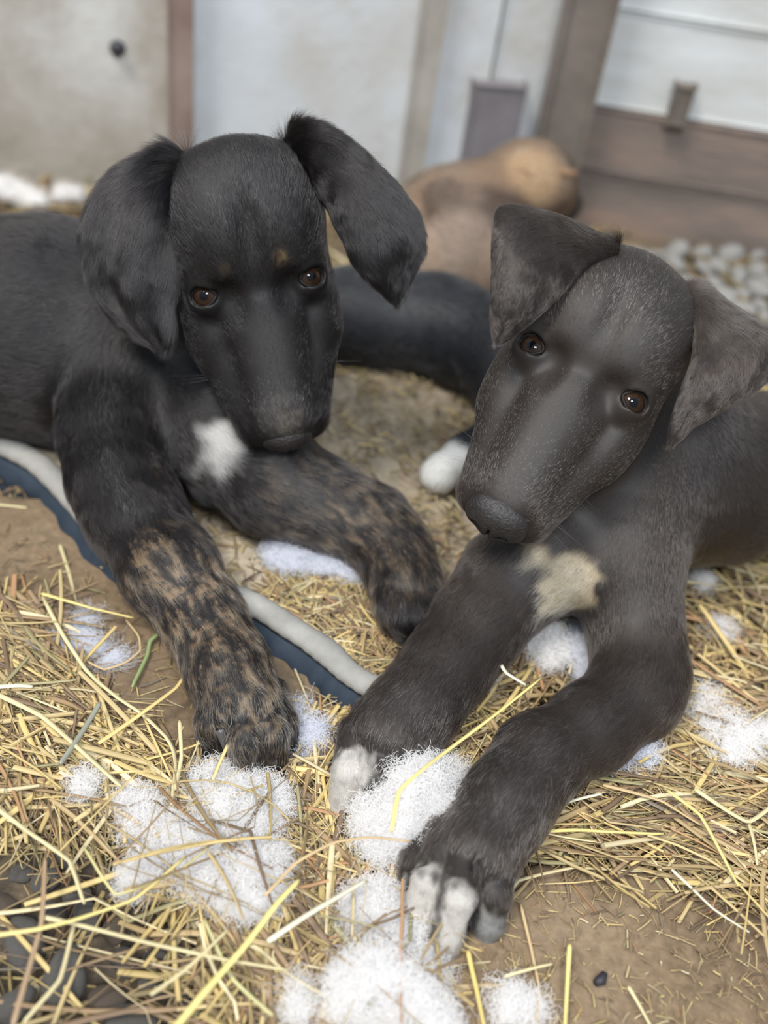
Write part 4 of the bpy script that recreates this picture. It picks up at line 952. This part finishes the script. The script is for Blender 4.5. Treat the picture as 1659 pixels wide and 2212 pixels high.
    def lenf(P):
        q = (P-h.o)@h.M/h.s; L = np.full(len(P), .0062)
        inh = np.linalg.norm(q-np.array([0, 1, -3]), axis=1)
        wh = np.clip((11-inh)/3, 0, 1); Lh = .0028+.0012*np.clip((q[:, 1]+1)/6, 0, 1)
        L = L*(1-wh)+Lh*wh; td = np.minimum(np.linalg.norm(P-A(980, 1960, .025), axis=1), np.linalg.norm(P-A(790, 1690, .025), axis=1)); return L*np.clip(.62+(td-.03)/.03, .62, 1)
    L_ear = [[(1332, 520, .640), (1290, 505, .632), (1230, 478, .618), (1160, 455, .604), (1085, 448, .594), (1070, 480, .592), (1066, 560, .592), (1066, 650, .592), (1069, 738, .592)],
             [(1334, 530, .630), (1285, 520, .618), (1215, 505, .602), (1150, 495, .590), (1110, 520, .582), (1095, 590, .580), (1082, 670, .584), (1070, 740, .591)],
             [(1334, 540, .624), (1285, 540, .612), (1225, 545, .598), (1175, 570, .586), (1140, 620, .580), (1105, 680, .584), (1071, 741, .591)],
             [(1330, 552, .626), (1290, 558, .617), (1240, 588, .606), (1195, 632, .598), (1150, 678, .594), (1108, 714, .592), (1073, 741, .592)],
             [(1320, 560, .636), (1288, 566, .628), (1244, 596, .616), (1200, 640, .606), (1155, 684, .600), (1110, 718, .596), (1074, 742, .593)]]
    R_ear = [[(1462, 632, .640), (1500, 612, .640), (1560, 645, .640), (1630, 690, .640), (1690, 730, .636), (1700, 775, .630), (1640, 835, .626), (1560, 880, .622), (1500, 918, .618), (1450, 962, .614)],
             [(1464, 636, .634), (1510, 636, .630), (1575, 690, .622), (1625, 750, .616), (1610, 805, .612), (1550, 860, .611), (1495, 910, .611), (1449, 962, .613)],
             [(1466, 642, .630), (1510, 665, .622), (1545, 730, .612), (1548, 790, .605), (1515, 850, .605), (1480, 905, .608), (1448, 962, .612)],
             [(1468, 650, .628), (1506, 695, .618), (1515, 760, .609), (1498, 830, .604), (1470, 895, .606), (1447, 960, .611)],
             [(1470, 660, .634), (1496, 700, .628), (1500, 760, .620), (1482, 830, .614), (1460, 895, .612), (1446, 958, .613)]]
    return build_dog('dark brown puppy with tilted head, tan chest patch and white toe tips, at right', A(1300, 1300, 0.0), R, h, colf, lenf,
        NF2, VOX, [(L_ear, .0032, int(NF2*.14), .0042, (.0011, .9, .6)), (R_ear, .0032, int(NF2*.14), .0050, (.0012, 1.0, 1.0))],
        [(A(944, 1545, .040), A(956, 1588, .022), .0020)], 200, 18, (.3, .28, .25), .2, .28, nose=(.2, 1.1), guard=[(A(1120, 1710, .055), .055, 2600, (.36, .34, .31), .0062), (A(890, 1530, .055), .045, 1300, (.34, .32, .29), .0058), (h.w(0, 5, 1.5), .04, 1200, (.20, .18, .16), .0042), (h.w(0, -7, -1), .03, 700, (.22, .19, .17), .003)])
# ================================================================ DOGS BEHIND
def far_dogs():
    A = atz
    M_B = mat('black_coat_far', (.010, .011, .014), .5, spec=.4)
    r3 = empty('dog', A(900, 800, 0), 'black puppy lying blurred behind the other two, white forepaw showing', 'dog')
    R = [cone(A(600, 680, .055), A(780, 685, .055), .034, .036, .03), cone(A(780, 685, .055), A(940, 705, .055), .036, .038, .03), cone(A(940, 705, .055), A(1130, 780, .065), .038, .046, .03),
         cone(A(1130, 775, .065), A(1220, 735, .085), .040, .034, .02), ell(A(1285, 728, .095), (.042, .05, .038), None, .02), cone(A(1290, 735, .09), A(1350, 770, .07), .028, .016, .015),
         cone(A(1100, 820, .06), A(1090, 930, .045), .030, .020, .014), cone(A(1090, 930, .045), A(1010, 985, .044), .018, .015, .012),
         cone(A(1010, 985, .044), A(960, 1015, .043), .015, .012, .012), cone(A(600, 720, .06), A(640, 770, .035), .03, .016, .012), cone(A(560, 700, .05), A(400, 740, .03), .014, .006, .01)]
    for dx, dy in ((-14, 16), (-20, 4), (4, 22)): R.append(cone(A(962, 1012, .044), A(950+dx, 1018+dy, .038), .011, .009, .006))
    P, F = sdf_mesh(R, .004, 2)
    c = np.tile([[.010, .011, .014]], (len(P), 1)); d = np.linalg.norm(P-A(950, 1022, .040), axis=1)+.004*vnoise(P, .01, 2); w = np.clip((.030-d)/.008, 0, 1)[:, None]
    c = c*(1-w)+np.array([.62, .62, .60])*w
    meshobj('body', P, F, M_SKIN, r3, attrs={'col': c})
    fur('fur', P, F, vnormals(P, F), flow_field(P, R), np.full(len(P), .006), c, 30000, M_FUR, r3, rad=.00010, seed=8)
    for a in ([(1255, 705, .115), (1262, 740, .09)], [(1320, 705, .115), (1335, 735, .09)]):
        V, F = tube([A(*a[0]), (A(*a[0])+A(*a[1]))/2+[0, 0, .004], A(*a[1])], [.014, .018, .004], 10, True, .35); meshobj('ear', V, F, M_B, r3)
    for a in ((1290, 718, .122), (1325, 724, .120)):
        V, F = tube([A(*a)-[.004, 0, 0], A(*a), A(*a)+[.004, 0, 0]], [.002, .005, .002], 10); meshobj('eye', V, F, M_EYE, r3)
    # tan brindle dog further back
    r4 = empty('dog', A(1050, 600, 0), 'tan brindle puppy curled up, far out of focus near the corner post', 'dog')
    R = [ell(A(985, 520, .055), (.072, .085, .068), None, .03), cone(A(960, 560, .05), A(1080, 560, .05), .055, .045, .03), cone(A(1010, 470, .09), A(1120, 410, .10), .040, .038, .025),
         ell(A(1150, 392, .105), (.042, .045, .038), None, .02), cone(A(1165, 400, .10), A(1215, 440, .070), .028, .020, .015), cone(A(1080, 560, .045), A(1180, 600, .020), .024, .015, .012),
         cone(A(1180, 600, .02), A(1230, 610, .015), .015, .014, .01), cone(A(930, 590, .04), A(980, 640, .018), .028, .018, .012), cone(A(980, 640, .018), A(1040, 650, .014), .018, .014, .01), cone(A(900, 560, .03), A(860, 640, .012), .014, .006, .01)]
    P, F = sdf_mesh(R, .005, 2)
    c = np.tile([[.19, .125, .08]], (len(P), 1)); w = np.clip(vnoise(P, .030, 8)*2.2+.25, 0, .85)[:, None]; c = c*(1-w)+np.array([.055, .036, .026])*w
    for ce, rr, cl_, am in ((A(1212, 440, .072), .030, (.030, .028, .034), .9), (A(1000, 560, .09), .05, (.26, .19, .14), .6), (A(1150, 375, .13), .028, (.33, .22, .12), .8)):
        w = np.clip((rr-np.linalg.norm(P-ce, axis=1))/.012+.5, 0, 1)[:, None]*am; c = c*(1-w)+np.array(cl_)*w
    meshobj('body', P, F, M_SKIN, r4, attrs={'col': c})
    M_T = mat('tan_ear_far', (.22, .13, .07), .6)
    fur('fur', P, F, vnormals(P, F), flow_field(P, R), np.full(len(P), .008), c, 22000, M_FUR, r4, rad=.00014, seed=9)
    for a in ([(1110, 375, .13), (1085, 420, .09)], [(1190, 365, .13), (1225, 395, .10)]):
        V, F = tube([A(*a[0]), (A(*a[0])+A(*a[1]))/2+[0, 0, .006], A(*a[1])], [.016, .020, .005], 10, True, .35); meshobj('ear', V, F, M_T, r4)
    n_ = A(1222, 452, .066); V, F = tube([n_-[.004, 0, 0], n_, n_+[.004, 0, 0]], [.004, .009, .004], 10); meshobj('nose', V, F, M_NOSE, r4)
NF1, NF2, VOX = 300000, 300000, .0014
leftdog()
rightdog()
far_dogs()
